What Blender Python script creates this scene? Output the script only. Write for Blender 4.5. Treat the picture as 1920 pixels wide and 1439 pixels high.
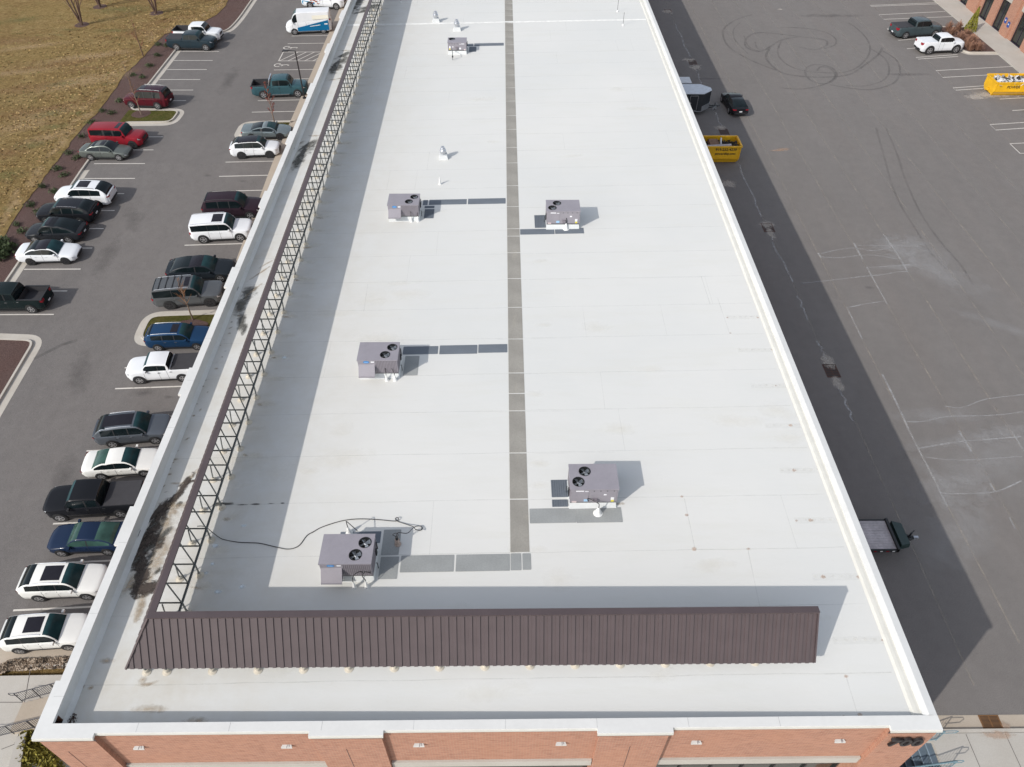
import bpy, bmesh, math, random
from mathutils import Vector, Matrix
random.seed(7)
R = math.radians
for o in list(bpy.data.objects): bpy.data.objects.remove(o, do_unlink=True)
SC = bpy.context.scene
COL = SC.collection

# ------------------------------------------------------------------ camera, light, exposure
F_, PIT, YAW, ROL = 1390.3, 0.788786, 0.0134535, 0.00430156
CZ = 34.0
fwd = Vector((math.sin(YAW)*math.cos(PIT), math.cos(YAW)*math.cos(PIT), -math.sin(PIT)))
rgt = Vector((math.cos(YAW), -math.sin(YAW), 0)); upv = rgt.cross(fwd)
RR = math.cos(ROL)*rgt + math.sin(ROL)*upv
UU = -math.sin(ROL)*rgt + math.cos(ROL)*upv
cam = bpy.data.cameras.new('camera'); co = bpy.data.objects.new('camera', cam); COL.objects.link(co)
co.matrix_world = Matrix(((RR.x, UU.x, -fwd.x, 0), (RR.y, UU.y, -fwd.y, 0), (RR.z, UU.z, -fwd.z, CZ), (0, 0, 0, 1)))
cam.sensor_width = 36; cam.lens = F_/1920*36; cam.clip_end = 3000; cam.clip_start = 0.5
SC.camera = co

SUND = Vector((1.095, 0.925, -1)).normalized()          # direction the light travels
w = bpy.data.worlds.new('World'); SC.world = w; w.use_nodes = True
nt = w.node_tree; bg = nt.nodes['Background']
sky = nt.nodes.new('ShaderNodeTexSky'); sky.sky_type = 'NISHITA'; sky.sun_disc = False
sky.sun_elevation = math.asin(-SUND.z); sky.sun_rotation = math.atan2(-SUND.x, -SUND.y) % (2*math.pi)
nt.links.new(sky.outputs[0], bg.inputs[0]); bg.inputs[1].default_value = 0.15
hs = nt.nodes.new('ShaderNodeHueSaturation'); hs.inputs['Saturation'].default_value = .45
nt.links.new(sky.outputs[0], hs.inputs['Color']); nt.links.new(hs.outputs[0], bg.inputs[0])
sl = bpy.data.lights.new('sun', 'SUN'); sl.energy = 2.5; sl.angle = R(0.53); sl.color = (1.0, 0.95, 0.885)
so = bpy.data.objects.new('sun', sl); COL.objects.link(so); so.location = (0, 0, 60)
so.rotation_euler = SUND.to_track_quat('-Z', 'Y').to_euler()
SC.view_settings.view_transform = 'Standard'; SC.view_settings.look = 'None'
SC.view_settings.exposure = 0.42; SC.view_settings.gamma = 1
SC.render.engine = 'CYCLES'; SC.cycles.transparent_max_bounces = 48

# ------------------------------------------------------------------ heights and placement on them
def zl(y): return -2 - .055*max(0, 66-y)                # the car park west of the building falls towards us
def grd(x, y):
    if x < -15: return zl(y)
    if x > 14: return 0.0
    t = (x+15)/29.0
    return zl(y)*(1-t)
def deck(x, y): return 7.75 + .018*(x+15.2)
def hit(u, v, f, h=0.0):
    d = (u-960)/F_*RR - (v-719.5)/F_*UU + fwd
    z = 0.0; p = Vector((0, 0, 0))
    for i in range(60):
        p = d*((z-CZ)/d.z); z = f(p.x, p.y)+h
    return Vector((p.x, p.y, z))
def G(u, v, h=0): return hit(u, v, grd, h)
def K(u, v, h=0): return hit(u, v, deck, h)
def Z(sc, ox, oy): return lambda x, y: (ox+x*sc, oy+y*sc)

# ------------------------------------------------------------------ materials
MAT = {}
def mat(name, col, rough=.6, metal=0, spec=.5, coat=0, noise=None, bump=None, emit=None, trans=0):
    if name in MAT: return MAT[name]
    m = bpy.data.materials.new(name); m.use_nodes = True; n = m.node_tree.nodes; L = m.node_tree.links
    b = n['Principled BSDF']
    b.inputs['Base Color'].default_value = (*col, 1); b.inputs['Roughness'].default_value = rough
    b.inputs['Metallic'].default_value = metal; b.inputs['Specular IOR Level'].default_value = spec
    b.inputs['Coat Weight'].default_value = coat; b.inputs['Coat Roughness'].default_value = .05
    if trans: b.inputs['Transmission Weight'].default_value = trans
    tc = n.new('ShaderNodeTexCoord')
    if noise is None: noise = ((3.0, .10),)
    cur = None
    base = n.new('ShaderNodeRGB'); base.outputs[0].default_value = (*col, 1); cur = base.outputs[0]
    for k in noise:
        sc, amt = k[0], k[1]
        tx = n.new('ShaderNodeTexNoise'); tx.inputs['Scale'].default_value = sc; tx.inputs['Detail'].default_value = 6
        L.new(tc.outputs['Object'], tx.inputs['Vector'])
        mr = n.new('ShaderNodeMapRange'); mr.inputs[1].default_value = .3; mr.inputs[2].default_value = .7
        mr.inputs[3].default_value = 1-amt; mr.inputs[4].default_value = 1+amt; L.new(tx.outputs['Fac'], mr.inputs[0])
        mx = n.new('ShaderNodeVectorMath'); mx.operation = 'SCALE'
        L.new(cur, mx.inputs[0]); L.new(mr.outputs[0], mx.inputs['Scale']); cur = mx.outputs[0]
    L.new(cur, b.inputs['Base Color'])
    if bump:
        tx = n.new('ShaderNodeTexNoise'); tx.inputs['Scale'].default_value = bump[0]; tx.inputs['Detail'].default_value = 5
        L.new(tc.outputs['Object'], tx.inputs['Vector'])
        bn = n.new('ShaderNodeBump'); bn.inputs['Strength'].default_value = bump[1]; bn.inputs['Distance'].default_value = bump[2]
        L.new(tx.outputs['Fac'], bn.inputs['Height']); L.new(bn.outputs[0], b.inputs['Normal'])
    if emit: b.inputs['Emission Color'].default_value = (*emit[0], 1); b.inputs['Emission Strength'].default_value = emit[1]
    m['base'] = list(col); MAT[name] = m
    return m
def graph(m):
    n = m.node_tree.nodes; L = m.node_tree.links
    def node(t, **kw):
        q = n.new(t)
        for k, v in kw.items():
            if k.startswith('i_'): q.inputs[int(k[2:]) if k[2:].isdigit() else k[2:].replace('_', ' ')].default_value = v
            else: setattr(q, k, v)
        return q
    return n, L, node
def noise_ramp(m, vec, scale, lo, hi, detail=6, rough=.6, dist=0):
    n, L, node = graph(m)
    t = node('ShaderNodeTexNoise'); t.inputs['Scale'].default_value = scale; t.inputs['Detail'].default_value = detail
    t.inputs['Roughness'].default_value = rough; t.inputs['Distortion'].default_value = dist
    L.new(vec, t.inputs['Vector'])
    r = node('ShaderNodeMapRange'); r.inputs[1].default_value = lo; r.inputs[2].default_value = hi
    L.new(t.outputs['Fac'], r.inputs[0]); return r.outputs[0]
def mixc(m, fac, a, b, blend='MIX'):
    n, L, node = graph(m)
    x = n.new('ShaderNodeMix'); x.data_type = 'RGBA'; x.blend_type = blend; x.clamp_factor = True
    def put(sock, v):
        if isinstance(v, (tuple, list)): sock.default_value = (*v, 1)
        elif isinstance(v, (int, float)): sock.default_value = v
        else: L.new(v, sock)
    put(x.inputs[0], fac); put(x.inputs[6], a); put(x.inputs[7], b)
    return x.outputs[2]
def blank(name, rough=.8):
    m = bpy.data.materials.new(name); m.use_nodes = True
    b = m.node_tree.nodes['Principled BSDF']; b.inputs['Roughness'].default_value = rough; MAT[name] = m
    g = m.node_tree.nodes.new('ShaderNodeNewGeometry')
    return m, b, g.outputs['Position']
def stretch(m, vec, s):
    n, L, node = graph(m)
    q = node('ShaderNodeVectorMath', operation='MULTIPLY'); q.inputs[1].default_value = s; L.new(vec, q.inputs[0]); return q.outputs[0]
def setbump(m, b, h, strength, dist):
    n, L, node = graph(m)
    q = node('ShaderNodeBump'); q.inputs['Strength'].default_value = strength; q.inputs['Distance'].default_value = dist
    L.new(h, q.inputs['Height']); L.new(q.outputs[0], b.inputs['Normal'])

# asphalt
def asphalt(name, c0, c1, tint):
    m, b, P = blank(name, .92); n, L, node = graph(m); b.inputs['Specular IOR Level'].default_value = .25
    c = mixc(m, noise_ramp(m, P, .06, .35, .65, 4), c0, c1)
    c = mixc(m, noise_ramp(m, stretch(m, P, (.9, .07, 1)), .5, .48, .72, 5), c, tint)
    f = noise_ramp(m, stretch(m, P, (1, .35, 1)), .45, .38, .64, 7, .7)
    c = mixc(m, .30, c, mixc(m, f, tuple(x*.78 for x in c0), tuple(x*1.2 for x in c1)))
    f = noise_ramp(m, P, 1.3, .3, .7, 8, .75)
    c = mixc(m, .35, c, mixc(m, f, tuple(x*.72 for x in c0), tuple(x*1.28 for x in c1)))
    s = noise_ramp(m, P, 26, .35, .7, 3, .8)
    c = mixc(m, .42, c, mixc(m, s, tuple(x*.5 for x in c0), tuple(x*1.7 for x in c1)))
    L.new(c, b.inputs['Base Color'])
    setbump(m, b, noise_ramp(m, P, 30, .2, .8, 4, .8), .35, .02)
    return m
A_L = asphalt('asphalt_car_park', (.138, .128, .123), (.170, .158, .150), (.122, .116, .113))
A_R = asphalt('asphalt_yard', (.158, .146, .138), (.190, .177, .167), (.195, .168, .152))
# roof membrane
def membrane():
    m, b, P = blank('roof_membrane', .55); n, L, node = graph(m); b.inputs['Specular IOR Level'].default_value = .3
    c = mixc(m, noise_ramp(m, P, .09, .35, .7, 5), (.622, .624, .600), (.668, .660, .628))
    c = mixc(m, mixc(m, noise_ramp(m, stretch(m, P, (.25, 1.6, 1)), .9, .5, .8, 7, .7), (0, 0, 0), (.45, .45, .45)), c, (.60, .59, .53))
    c = mixc(m, mixc(m, noise_ramp(m, P, 2.6, .62, .8, 8, .75), (0, 0, 0), (.35, .35, .35)), c, (.55, .52, .44))
    # greyer and dirtier on the low side by the screen
    sx = node('ShaderNodeSeparateXYZ'); L.new(P, sx.inputs[0])
    mr = node('ShaderNodeMapRange'); mr.inputs[1].default_value = -5; mr.inputs[2].default_value = -13; L.new(sx.outputs[0], mr.inputs[0])
    mu = node('ShaderNodeMath', operation='MULTIPLY'); L.new(mr.outputs[0], mu.inputs[0])
    L.new(noise_ramp(m, P, .7, .35, .75, 8, .7), mu.inputs[1])
    c = mixc(m, mu.outputs[0], c, (.56, .53, .465))
    L.new(c, b.inputs['Base Color'])
    setbump(m, b, noise_ramp(m, stretch(m, P, (.6, 1.4, 1)), .8, .2, .8, 4), .25, .03)
    return m
M_TPO = membrane()
M_CLEAN = mat('white_membrane_flashing', (.62, .635, .63), .5, noise=((1.2, .05), (9, .03)))
M_COPE = mat('white_metal_coping', (.665, .662, .64), .6, noise=((.8, .04), (6, .02)))
M_CREAM = mat('cream_cant_strip', (.60, .59, .54), .5, noise=((2, .05),))
M_SHADEJOINT = mat('brown_shade_and_joint', (.06, .035, .035), .5)  # for the painted shade line below the coping and the wall joints
def brick():
    m, b, P = blank('orange_brick', .9); n, L, node = graph(m)
    sx = node('ShaderNodeSeparateXYZ'); L.new(P, sx.inputs[0])
    ad = node('ShaderNodeMath', operation='ADD'); L.new(sx.outputs[0], ad.inputs[0]); L.new(sx.outputs[1], ad.inputs[1])
    cb = node('ShaderNodeCombineXYZ'); L.new(ad.outputs[0], cb.inputs[0]); L.new(sx.outputs[2], cb.inputs[1])
    t = node('ShaderNodeTexBrick'); L.new(cb.outputs[0], t.inputs['Vector'])
    t.inputs['Color1'].default_value = (.41, .19, .125, 1); t.inputs['Color2'].default_value = (.295, .13, .085, 1)
    t.inputs['Mortar'].default_value = (.40, .29, .22, 1); t.inputs['Scale'].default_value = 1
    t.inputs['Brick Width'].default_value = .203; t.inputs['Row Height'].default_value = .068
    t.inputs['Mortar Size'].default_value = .008; t.inputs['Bias'].default_value = -.2
    c = mixc(m, mixc(m, noise_ramp(m, stretch(m, P, (1, 1, 5)), 3, .5, .75, 6), (0, 0, 0), (.8, .8, .8)), t.outputs['Color'], (.20, .085, .055))
    c = mixc(m, mixc(m, noise_ramp(m, P, .5, .4, .7, 4), (0, 0, 0), (.4, .4, .4)), c, (.42, .21, .13))
    L.new(c, b.inputs['Base Color']); setbump(m, b, t.outputs['Fac'], -.4, .01)
    return m
M_BRICK = brick()
def grass(name, cols, sc=1.0):
    m, b, P = blank(name, 1); n, L, node = graph(m); b.inputs['Specular IOR Level'].default_value = .05
    Q = stretch(m, P, (.9, 1.5, 1))
    c = mixc(m, noise_ramp(m, Q, .09*sc, .42, .58, 6, .65, .6), cols[0], cols[1])
    c = mixc(m, noise_ramp(m, Q, .26*sc, .50, .60, 8, .7, .8), c, cols[2])
    c = mixc(m, mixc(m, noise_ramp(m, P, .75*sc, .55, .64, 8, .75, .4), (0, 0, 0), (.8, .8, .8)), c, cols[3])
    f = noise_ramp(m, P, 4.2, .36, .64, 8, .85)
    c = mixc(m, .38, c, mixc(m, f, tuple(x*.45 for x in cols[1]), tuple(x*1.5 for x in cols[2])))
    f = noise_ramp(m, P, 1.6, .40, .60, 4, .8)
    c = mixc(m, .25, c, mixc(m, f, tuple(x*.45 for x in cols[1]), tuple(x*1.4 for x in cols[2])))
    L.new(c, b.inputs['Base Color']); setbump(m, b, noise_ramp(m, P, 3.5, .2, .8, 9, .85), 1.0, .35)
    return m
M_DRY = grass('dry_winter_grass', ((.34, .235, .090), (.27, .165, .066), (.43, .31, .14), (.22, .20, .065)))
M_GREEN = grass('green_lawn', ((.10, .13, .03), (.13, .12, .035), (.16, .14, .05), (.07, .10, .02)), 3)
def mulchm():
    m, b, P = blank('brown_mulch', 1); n, L, node = graph(m); b.inputs['Specular IOR Level'].default_value = .1
    c = mixc(m, noise_ramp(m, P, 14, .3, .7, 6, .8), (.055, .034, .031), (.20, .135, .12))
    c = mixc(m, mixc(m, noise_ramp(m, P, .6, .45, .7, 5), (0, 0, 0), (.5, .5, .5)), c, (.12, .07, .06))
    L.new(c, b.inputs['Base Color']); setbump(m, b, noise_ramp(m, P, 12, .2, .8, 6, .8), 1, .08)
    return m
M_MULCH = mulchm()
def concretem(name, c0, c1):
    m, b, P = blank(name, .85); n, L, node = graph(m)
    c = mixc(m, noise_ramp(m, P, .5, .35, .7, 7, .7), c0, c1)
    c = mixc(m, .3, c, mixc(m, noise_ramp(m, P, 22, .3, .7, 5, .8), tuple(x*.75 for x in c0), tuple(x*1.2 for x in c1)))
    L.new(c, b.inputs['Base Color']); return m
M_CONC = concretem('pale_concrete', (.40, .37, .325), (.47, .45, .41))
M_CURB = concretem('curb_concrete', (.40, .365, .315), (.50, .47, .42))
M_TAN = concretem('tan_concrete', (.38, .32, .25), (.44, .38, .31))
# paint worn thin: partly see-through by noise
def worn(name, col, lo, hi, scale=1.2, strength=1.0, st=(1, 1, 1)):
    m, b, P = blank(name, .8); n, L, node = graph(m)
    b.inputs['Base Color'].default_value = (*col, 1)
    f = noise_ramp(m, stretch(m, P, st), scale, lo, hi, 7, .75)
    mu = node('ShaderNodeMath', operation='MULTIPLY'); L.new(f, mu.inputs[0]); mu.inputs[1].default_value = strength
    L.new(mu.outputs[0], b.inputs['Alpha']); return m
M_LINE = worn('white_road_paint', (.62, .59, .54), .12, .45, 3, .95)
M_SEAM = worn('pale_crack_sealant', (.36, .32, .27), .38, .70, .7, .8)
M_SEAMW = worn('white_crack_sealant', (.50, .50, .50), .3, .65, 1.2, .62)
M_TYRE = worn('black_tyre_mark', (.03, .03, .03), .3, .65, .6, .26)
M_LAP = worn('membrane_lap_seam', (.40, .39, .35), .3, .75, .9, .21)
# soft edged stains: UV disc times noise
def stainm(name, col, strength, nsc=2.2, edge=.55):
    m, b, P = blank(name, .75); n, L, node = graph(m)
    c = mixc(m, noise_ramp(m, P, 9, .35, .65, 5, .7), col, tuple(x*1.7 for x in col)); L.new(c, b.inputs['Base Color'])
    uv = node('ShaderNodeUVMap'); uv.uv_map = 'UVMap'
    sb = node('ShaderNodeVectorMath', operation='SUBTRACT'); sb.inputs[1].default_value = (.5, .5, 0); L.new(uv.outputs[0], sb.inputs[0])
    ln = node('ShaderNodeVectorMath', operation='LENGTH'); L.new(sb.outputs[0], ln.inputs[0])
    nz = noise_ramp(m, P, nsc, .25, .75, 9, .72, .4)
    # value = (1 - 2r) * 1.3 + (noise - .5) * 1.4
    a = node('ShaderNodeMath', operation='MULTIPLY_ADD'); L.new(ln.outputs['Value'], a.inputs[0]); a.inputs[1].default_value = -2.6; a.inputs[2].default_value = 1.3
    e = node('ShaderNodeMath', operation='MULTIPLY_ADD'); L.new(nz, e.inputs[0]); e.inputs[1].default_value = 1.5; e.inputs[2].default_value = -.9
    s = node('ShaderNodeMath', operation='ADD'); L.new(a.outputs[0], s.inputs[0]); L.new(e.outputs[0], s.inputs[1])
    mr = node('ShaderNodeMapRange'); mr.inputs[1].default_value = 0; mr.inputs[2].default_value = edge; mr.inputs[4].default_value = strength
    L.new(s.outputs[0], mr.inputs[0])
    rim = node('ShaderNodeMapRange'); rim.inputs[1].default_value = .5; rim.inputs[2].default_value = .40; L.new(ln.outputs['Value'], rim.inputs[0])
    q = node('ShaderNodeMath', operation='MULTIPLY'); L.new(mr.outputs[0], q.inputs[0]); L.new(rim.outputs[0], q.inputs[1])
    L.new(q.outputs[0], b.inputs['Alpha']); return m
S_DARK = stainm('dark_debris_stain', (.050, .038, .030), .9, 3.2, .6)
S_SOOT = stainm('grey_soot_stain', (.07, .068, .06), .80, 1.4, .8)
S_BROWN = stainm('brown_water_stain', (.32, .25, .17), .5, 2.6, 1.0)
S_TAN = stainm('faint_tan_stain', (.57, .53, .44), .20, 1.0, 1.8)
S_RUST = stainm('rust_spot', (.38, .25, .17), .42, 5, .6)
S_PALE = stainm('pale_round_patch', (.60, .68, .75), .55, 2, .8)
S_CHALK = stainm('chalky_wash', (.36, .36, .36), .28, .9, 1.6)
S_OIL = stainm('dark_oil_patch', (.085, .078, .075), .4, 1.0, 1.6)
S_ASHW = stainm('pale_concrete_patch', (.42, .38, .33), .5, 1.8, .6)

M_BROWN = mat('dark_brown_sheet_metal', (.080, .060, .062), .45, .0, noise=((1.5, .07),))
M_STEEL = mat('dark_grey_steel_tube', (.15, .16, .155), .5, .3)
M_RTU = mat('grey_painted_cabinet', (.275, .258, .285), .5, noise=((2, .05), (14, .03)))
M_RTUD = mat('darker_grey_panel', (.19, .17, .19), .5, noise=((3, .05),))
M_BLK = mat('black_matt', (.012, .013, .014), .6)
M_BLKG = mat('black_plastic', (.02, .021, .022), .4)
M_FAN = mat('fan_blade_steel', (.45, .48, .50), .3, .7)
M_GALV = mat('galvanised_metal', (.55, .57, .60), .3, .8)
M_WHITE = mat('white_plastic', (.75, .75, .73), .4)
M_STK = mat('white_sticker', (.8, .8, .82), .5)
M_YEL = mat('yellow_sticker', (.75, .65, .05), .5)
M_BLUE = mat('blue_badge', (.03, .20, .50), .4)
M_CABLE = mat('black_cable', (.03, .028, .03), .5)
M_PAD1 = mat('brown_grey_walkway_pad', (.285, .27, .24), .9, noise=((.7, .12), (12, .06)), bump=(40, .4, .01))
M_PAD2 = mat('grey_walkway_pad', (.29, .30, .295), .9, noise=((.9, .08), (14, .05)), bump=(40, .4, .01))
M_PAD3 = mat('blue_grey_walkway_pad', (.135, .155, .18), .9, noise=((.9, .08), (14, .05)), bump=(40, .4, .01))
M_RAIL = mat('teal_grey_railing', (.16, .25, .29), .45, .2)
M_RAILD = mat('dark_railing', (.045, .045, .055), .45, .2)
M_STAIR = mat('blue_grey_stair', (.11, .15, .19), .7)
M_GLASS = mat('dark_window_glass', (.015, .02, .018), .08, 0, .8, noise=((1.2, .3),))
M_BARK = mat('grey_brown_bark', (.115, .07, .052), .9)
M_BARKP = mat('pale_bark', (.20, .15, .115), .9)
M_LEAFR = mat('red_brown_twig', (.20, .062, .045), .9)
M_LEAFO = mat('orange_brown_twig', (.24, .115, .05), .9)
M_SHRUB = mat('dark_green_leaf', (.045, .065, .022), .8, noise=((5, .4),))
M_SHRUBY = mat('yellow_green_leaf', (.20, .17, .022), .8, noise=((5, .35),))
M_ORN = mat('rusty_dry_stalk', (.30, .165, .11), .95, noise=((3, .35),))
M_EVER = mat('yellow_green_conifer', (.20, .19, .025), .9, noise=((5, .3),))
M_GRATE = mat('rusty_iron_grate', (.085, .04, .028), .7, .3)
M_GRATEB = mat('orange_rusty_iron', (.20, .10, .04), .7, .3)
M_DUMP = mat('yellow_dumpster_paint', (.75, .42, .012), .45, noise=((2, .10), (9, .05)))
M_DUMPIN = mat('dumpster_inside', (.16, .11, .03), .8)
M_WOOD = mat('weathered_grey_plank', (.45, .42, .43), .9, noise=((1.5, .2), (8, .12)))
M_DGREEN = mat('dark_green_toolbox', (.012, .032, .03), .4)
M_LETTER = mat('black_metal_letter', (.02, .018, .02), .5)

# ------------------------------------------------------------------ mesh helpers
class MB:
    def __init__(s): s.v = []; s.f = []; s.uv = []
    def add(s, vs, fs):
        b = len(s.v); s.v += [Vector(x) for x in vs]; s.f += [tuple(i+b for i in f) for f in fs]
        return s
    def box(s, x0, x1, y0, y1, z0, z1):
        return s.add([(x0,y0,z0),(x1,y0,z0),(x1,y1,z0),(x0,y1,z0),(x0,y0,z1),(x1,y0,z1),(x1,y1,z1),(x0,y1,z1)],
            [(0,3,2,1),(4,5,6,7),(0,1,5,4),(1,2,6,5),(2,3,7,6),(3,0,4,7)])
    def obox(s, a, b, wid, hgt, up=Vector((0, 0, 1))):      # bar from a to b
        a = Vector(a); b = Vector(b); d = (b-a).normalized()
        if abs(d.dot(up)) > .98: up = Vector((1, 0, 0))
        x = d.cross(up).normalized()*wid/2; y = x.cross(d).normalized()*hgt/2
        return s.add([a-x-y,a+x-y,a+x+y,a-x+y,b-x-y,b+x-y,b+x+y,b-x+y],
            [(0,1,2,3),(7,6,5,4),(0,4,5,1),(1,5,6,2),(2,6,7,3),(3,7,4,0)])
    def tube(s, pts, r, n=8, cap=True):
        pts = [Vector(p) for p in pts]; rs = r if isinstance(r, (list, tuple)) else [r]*len(pts)
        base = len(s.v); ref = Vector((.13, .27, 1)).normalized()
        for i, p in enumerate(pts):
            d = (pts[min(i+1, len(pts)-1)]-pts[max(i-1, 0)]).normalized()
            if abs(d.dot(ref)) > .97: q = Vector((1, .2, 0))
            else: q = ref
            x = d.cross(q).normalized(); y = x.cross(d)
            for k in range(n):
                a = 2*math.pi*k/n; s.v.append(p+(x*math.cos(a)+y*math.sin(a))*rs[i])
        for i in range(len(pts)-1):
            for k in range(n):
                a = base+i*n+k; b = base+i*n+(k+1)%n; s.f.append((a, b, b+n, a+n))
        if cap:
            s.f.append(tuple(base+k for k in range(n))[::-1]); e = base+(len(pts)-1)*n; s.f.append(tuple(e+k for k in range(n)))
        return s
    def lathe(s, prof, c=(0, 0, 0), n=20, ax='z', cap=True):
        base = len(s.v)
        for (r, z) in prof:
            for k in range(n):
                a = 2*math.pi*k/n; x, y = r*math.cos(a), r*math.sin(a)
                p = (x, y, z) if ax == 'z' else ((x, z, y) if ax == 'y' else (z, x, y))
                s.v.append(Vector(c)+Vector(p))
        for i in range(len(prof)-1):
            for k in range(n):
                a = base+i*n+k; b = base+i*n+(k+1)%n; s.f.append((a, b, b+n, a+n))
        if cap: s.f.append(tuple(base+k for k in range(n))[::-1]); e = base+(len(prof)-1)*n; s.f.append(tuple(e+k for k in range(n)))
        return s
    def prism(s, poly, z0, z1):
        n = len(poly); b = len(s.v)
        s.v += [Vector((p[0], p[1], z0)) for p in poly]+[Vector((p[0], p[1], z1)) for p in poly]
        s.f.append(tuple(b+i for i in range(n))[::-1]); s.f.append(tuple(b+n+i for i in range(n)))
        for i in range(n): j = (i+1) % n; s.f.append((b+i, b+j, b+n+j, b+n+i))
        return s
    def xprism(s, poly, x0, x1):                                # poly in (y, z)
        n = len(poly); b = len(s.v)
        s.v += [Vector((x0, p[0], p[1])) for p in poly]+[Vector((x1, p[0], p[1])) for p in poly]
        s.f.append(tuple(b+i for i in range(n))); s.f.append(tuple(b+n+i for i in range(n))[::-1])
        for i in range(n): j = (i+1) % n; s.f.append((b+j, b+i, b+n+i, b+n+j))
        return s
    def quad(s, a, b, c, d): return s.add([a, b, c, d], [(0, 1, 2, 3)])
def link(name, mb, m, parent=None, smooth=False, world=False, fix=True):
    me = bpy.data.meshes.new(name)
    vs = mb.v
    if world and parent is not None:
        o = root_loc(parent); vs = [v-o for v in vs]
    me.from_pydata([tuple(v) for v in vs], [], mb.f); me.update()
    if fix:
        bm = bmesh.new(); bm.from_mesh(me); bmesh.ops.recalc_face_normals(bm, faces=bm.faces); bm.to_mesh(me); bm.free()
    ms = m if isinstance(m, list) else [m]
    for q in ms: me.materials.append(q)
    if smooth:
        me.polygons.foreach_set('use_smooth', [True]*len(me.polygons))
        if smooth != 'all': 
            try: me.set_sharp_from_angle(angle=R(38))
            except Exception: pass
    o = bpy.data.objects.new(name, me); COL.objects.link(o)
    if parent is not None: o.parent = parent
    return o
def root_loc(p):
    l = Vector(p.location)
    while p.parent is not None: p = p.parent; l = l+Vector(p.location)
    return l
def tag(o, label=None, cat=None, group=None, kind=None):
    if label: o['label'] = label
    if cat: o['category'] = cat
    if group: o['group'] = group
    if kind: o['kind'] = kind
    return o
def thing(name, label, cat, loc=(0, 0, 0), rz=0, group=None):
    o = bpy.data.objects.new(name, None); COL.objects.link(o); o.location = loc; o.rotation_euler = (0, 0, rz)
    o.empty_display_size = .2
    return tag(o, label, cat, group)
def struct(name, mb, m, parent=None, **k):
    o = link(name, mb, m, parent, **k)
    if parent is None: o['kind'] = 'structure'
    return o
def drape(poly, f, h, skirt=.25, cut=5.0):
    """flat polygon laid over the ground f at height h, cut so that it follows the slope, with a skirt"""
    bm = bmesh.new(); vs = [bm.verts.new((p[0], p[1], 0)) for p in poly]; bm.faces.new(vs)
    bmesh.ops.triangulate(bm, faces=bm.faces[:])
    ys = [p[1] for p in poly]; y = math.floor(min(ys)/cut)*cut+.37
    cuts = [66.0]
    while y < max(ys): cuts.append(y); y += cut
    for y in cuts:
        if min(ys) < y < max(ys):
            bmesh.ops.bisect_plane(bm, geom=bm.verts[:]+bm.edges[:]+bm.faces[:], plane_co=(0, y, 0), plane_no=(0, 1, 0))
    bm.verts.ensure_lookup_table(); bm.normal_update()
    for fc in bm.faces:
        if fc.normal.z < 0: fc.normal_flip()
    mb = MB()
    for v in bm.verts: v.index = v.index
    bm.verts.index_update()
    mb.v = [Vector((v.co.x, v.co.y, f(v.co.x, v.co.y)+h)) for v in bm.verts]
    mb.f = [tuple(v.index for v in fc.verts) for fc in bm.faces]
    if skirt:
        n = len(mb.v); idx = {}
        for e in bm.edges:
            if len(e.link_faces) == 1:
                fc = e.link_faces[0]; vl = [v.index for v in fc.verts]
                a, b = e.verts[0].index, e.verts[1].index
                if vl[(vl.index(a)+1) % len(vl)] != b: a, b = b, a
                for q in (a, b):
                    if q not in idx: idx[q] = len(mb.v); mb.v.append(mb.v[q]-Vector((0, 0, skirt)))
                mb.f.append((b, a, idx[a], idx[b]))
    bm.free(); return mb
def strip(pts, wid, f, h, closed=False):
    """thin ribbon along pts laid on f"""
    mb = MB(); pts = [Vector((p[0], p[1], 0)) for p in pts]; n = len(pts)
    for i, p in enumerate(pts):
        a = pts[i-1] if (i > 0 or closed) else p; b = pts[(i+1) % n] if (i < n-1 or closed) else p
        d = (b-a).normalized(); x = Vector((-d.y, d.x, 0))*wid/2
        for q in (p-x, p+x): mb.v.append(Vector((q.x, q.y, f(q.x, q.y)+h)))
    m = n if closed else n-1
    for i in range(m):
        j = (i+1) % n; mb.f.append((2*i, 2*i+1, 2*j+1, 2*j))
    return mb
def smoothpts(pts, k=6, closed=False):
    pts = [Vector((p[0], p[1], p[2] if len(p) > 2 else 0)) for p in pts]; out = []; n = len(pts)
    rng = range(n if closed else n-1)
    for i in rng:
        g = lambda j: pts[j % n] if closed else pts[max(0, min(n-1, j))]
        p0, p1, p2, p3 = g(i-1), g(i), g(i+1), g(i+2)
        for s in range(k):
            t = s/k
            out.append(.5*((2*p1)+(-p0+p2)*t+(2*p0-5*p1+4*p2-p3)*t*t+(-p0+3*p1-3*p2+p3)*t**3))
    if not closed: out.append(pts[-1])
    return out
def join(mbs):
    r = MB()
    for m in mbs: r.add(m.v, m.f)
    return r
DZ = [0]
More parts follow.
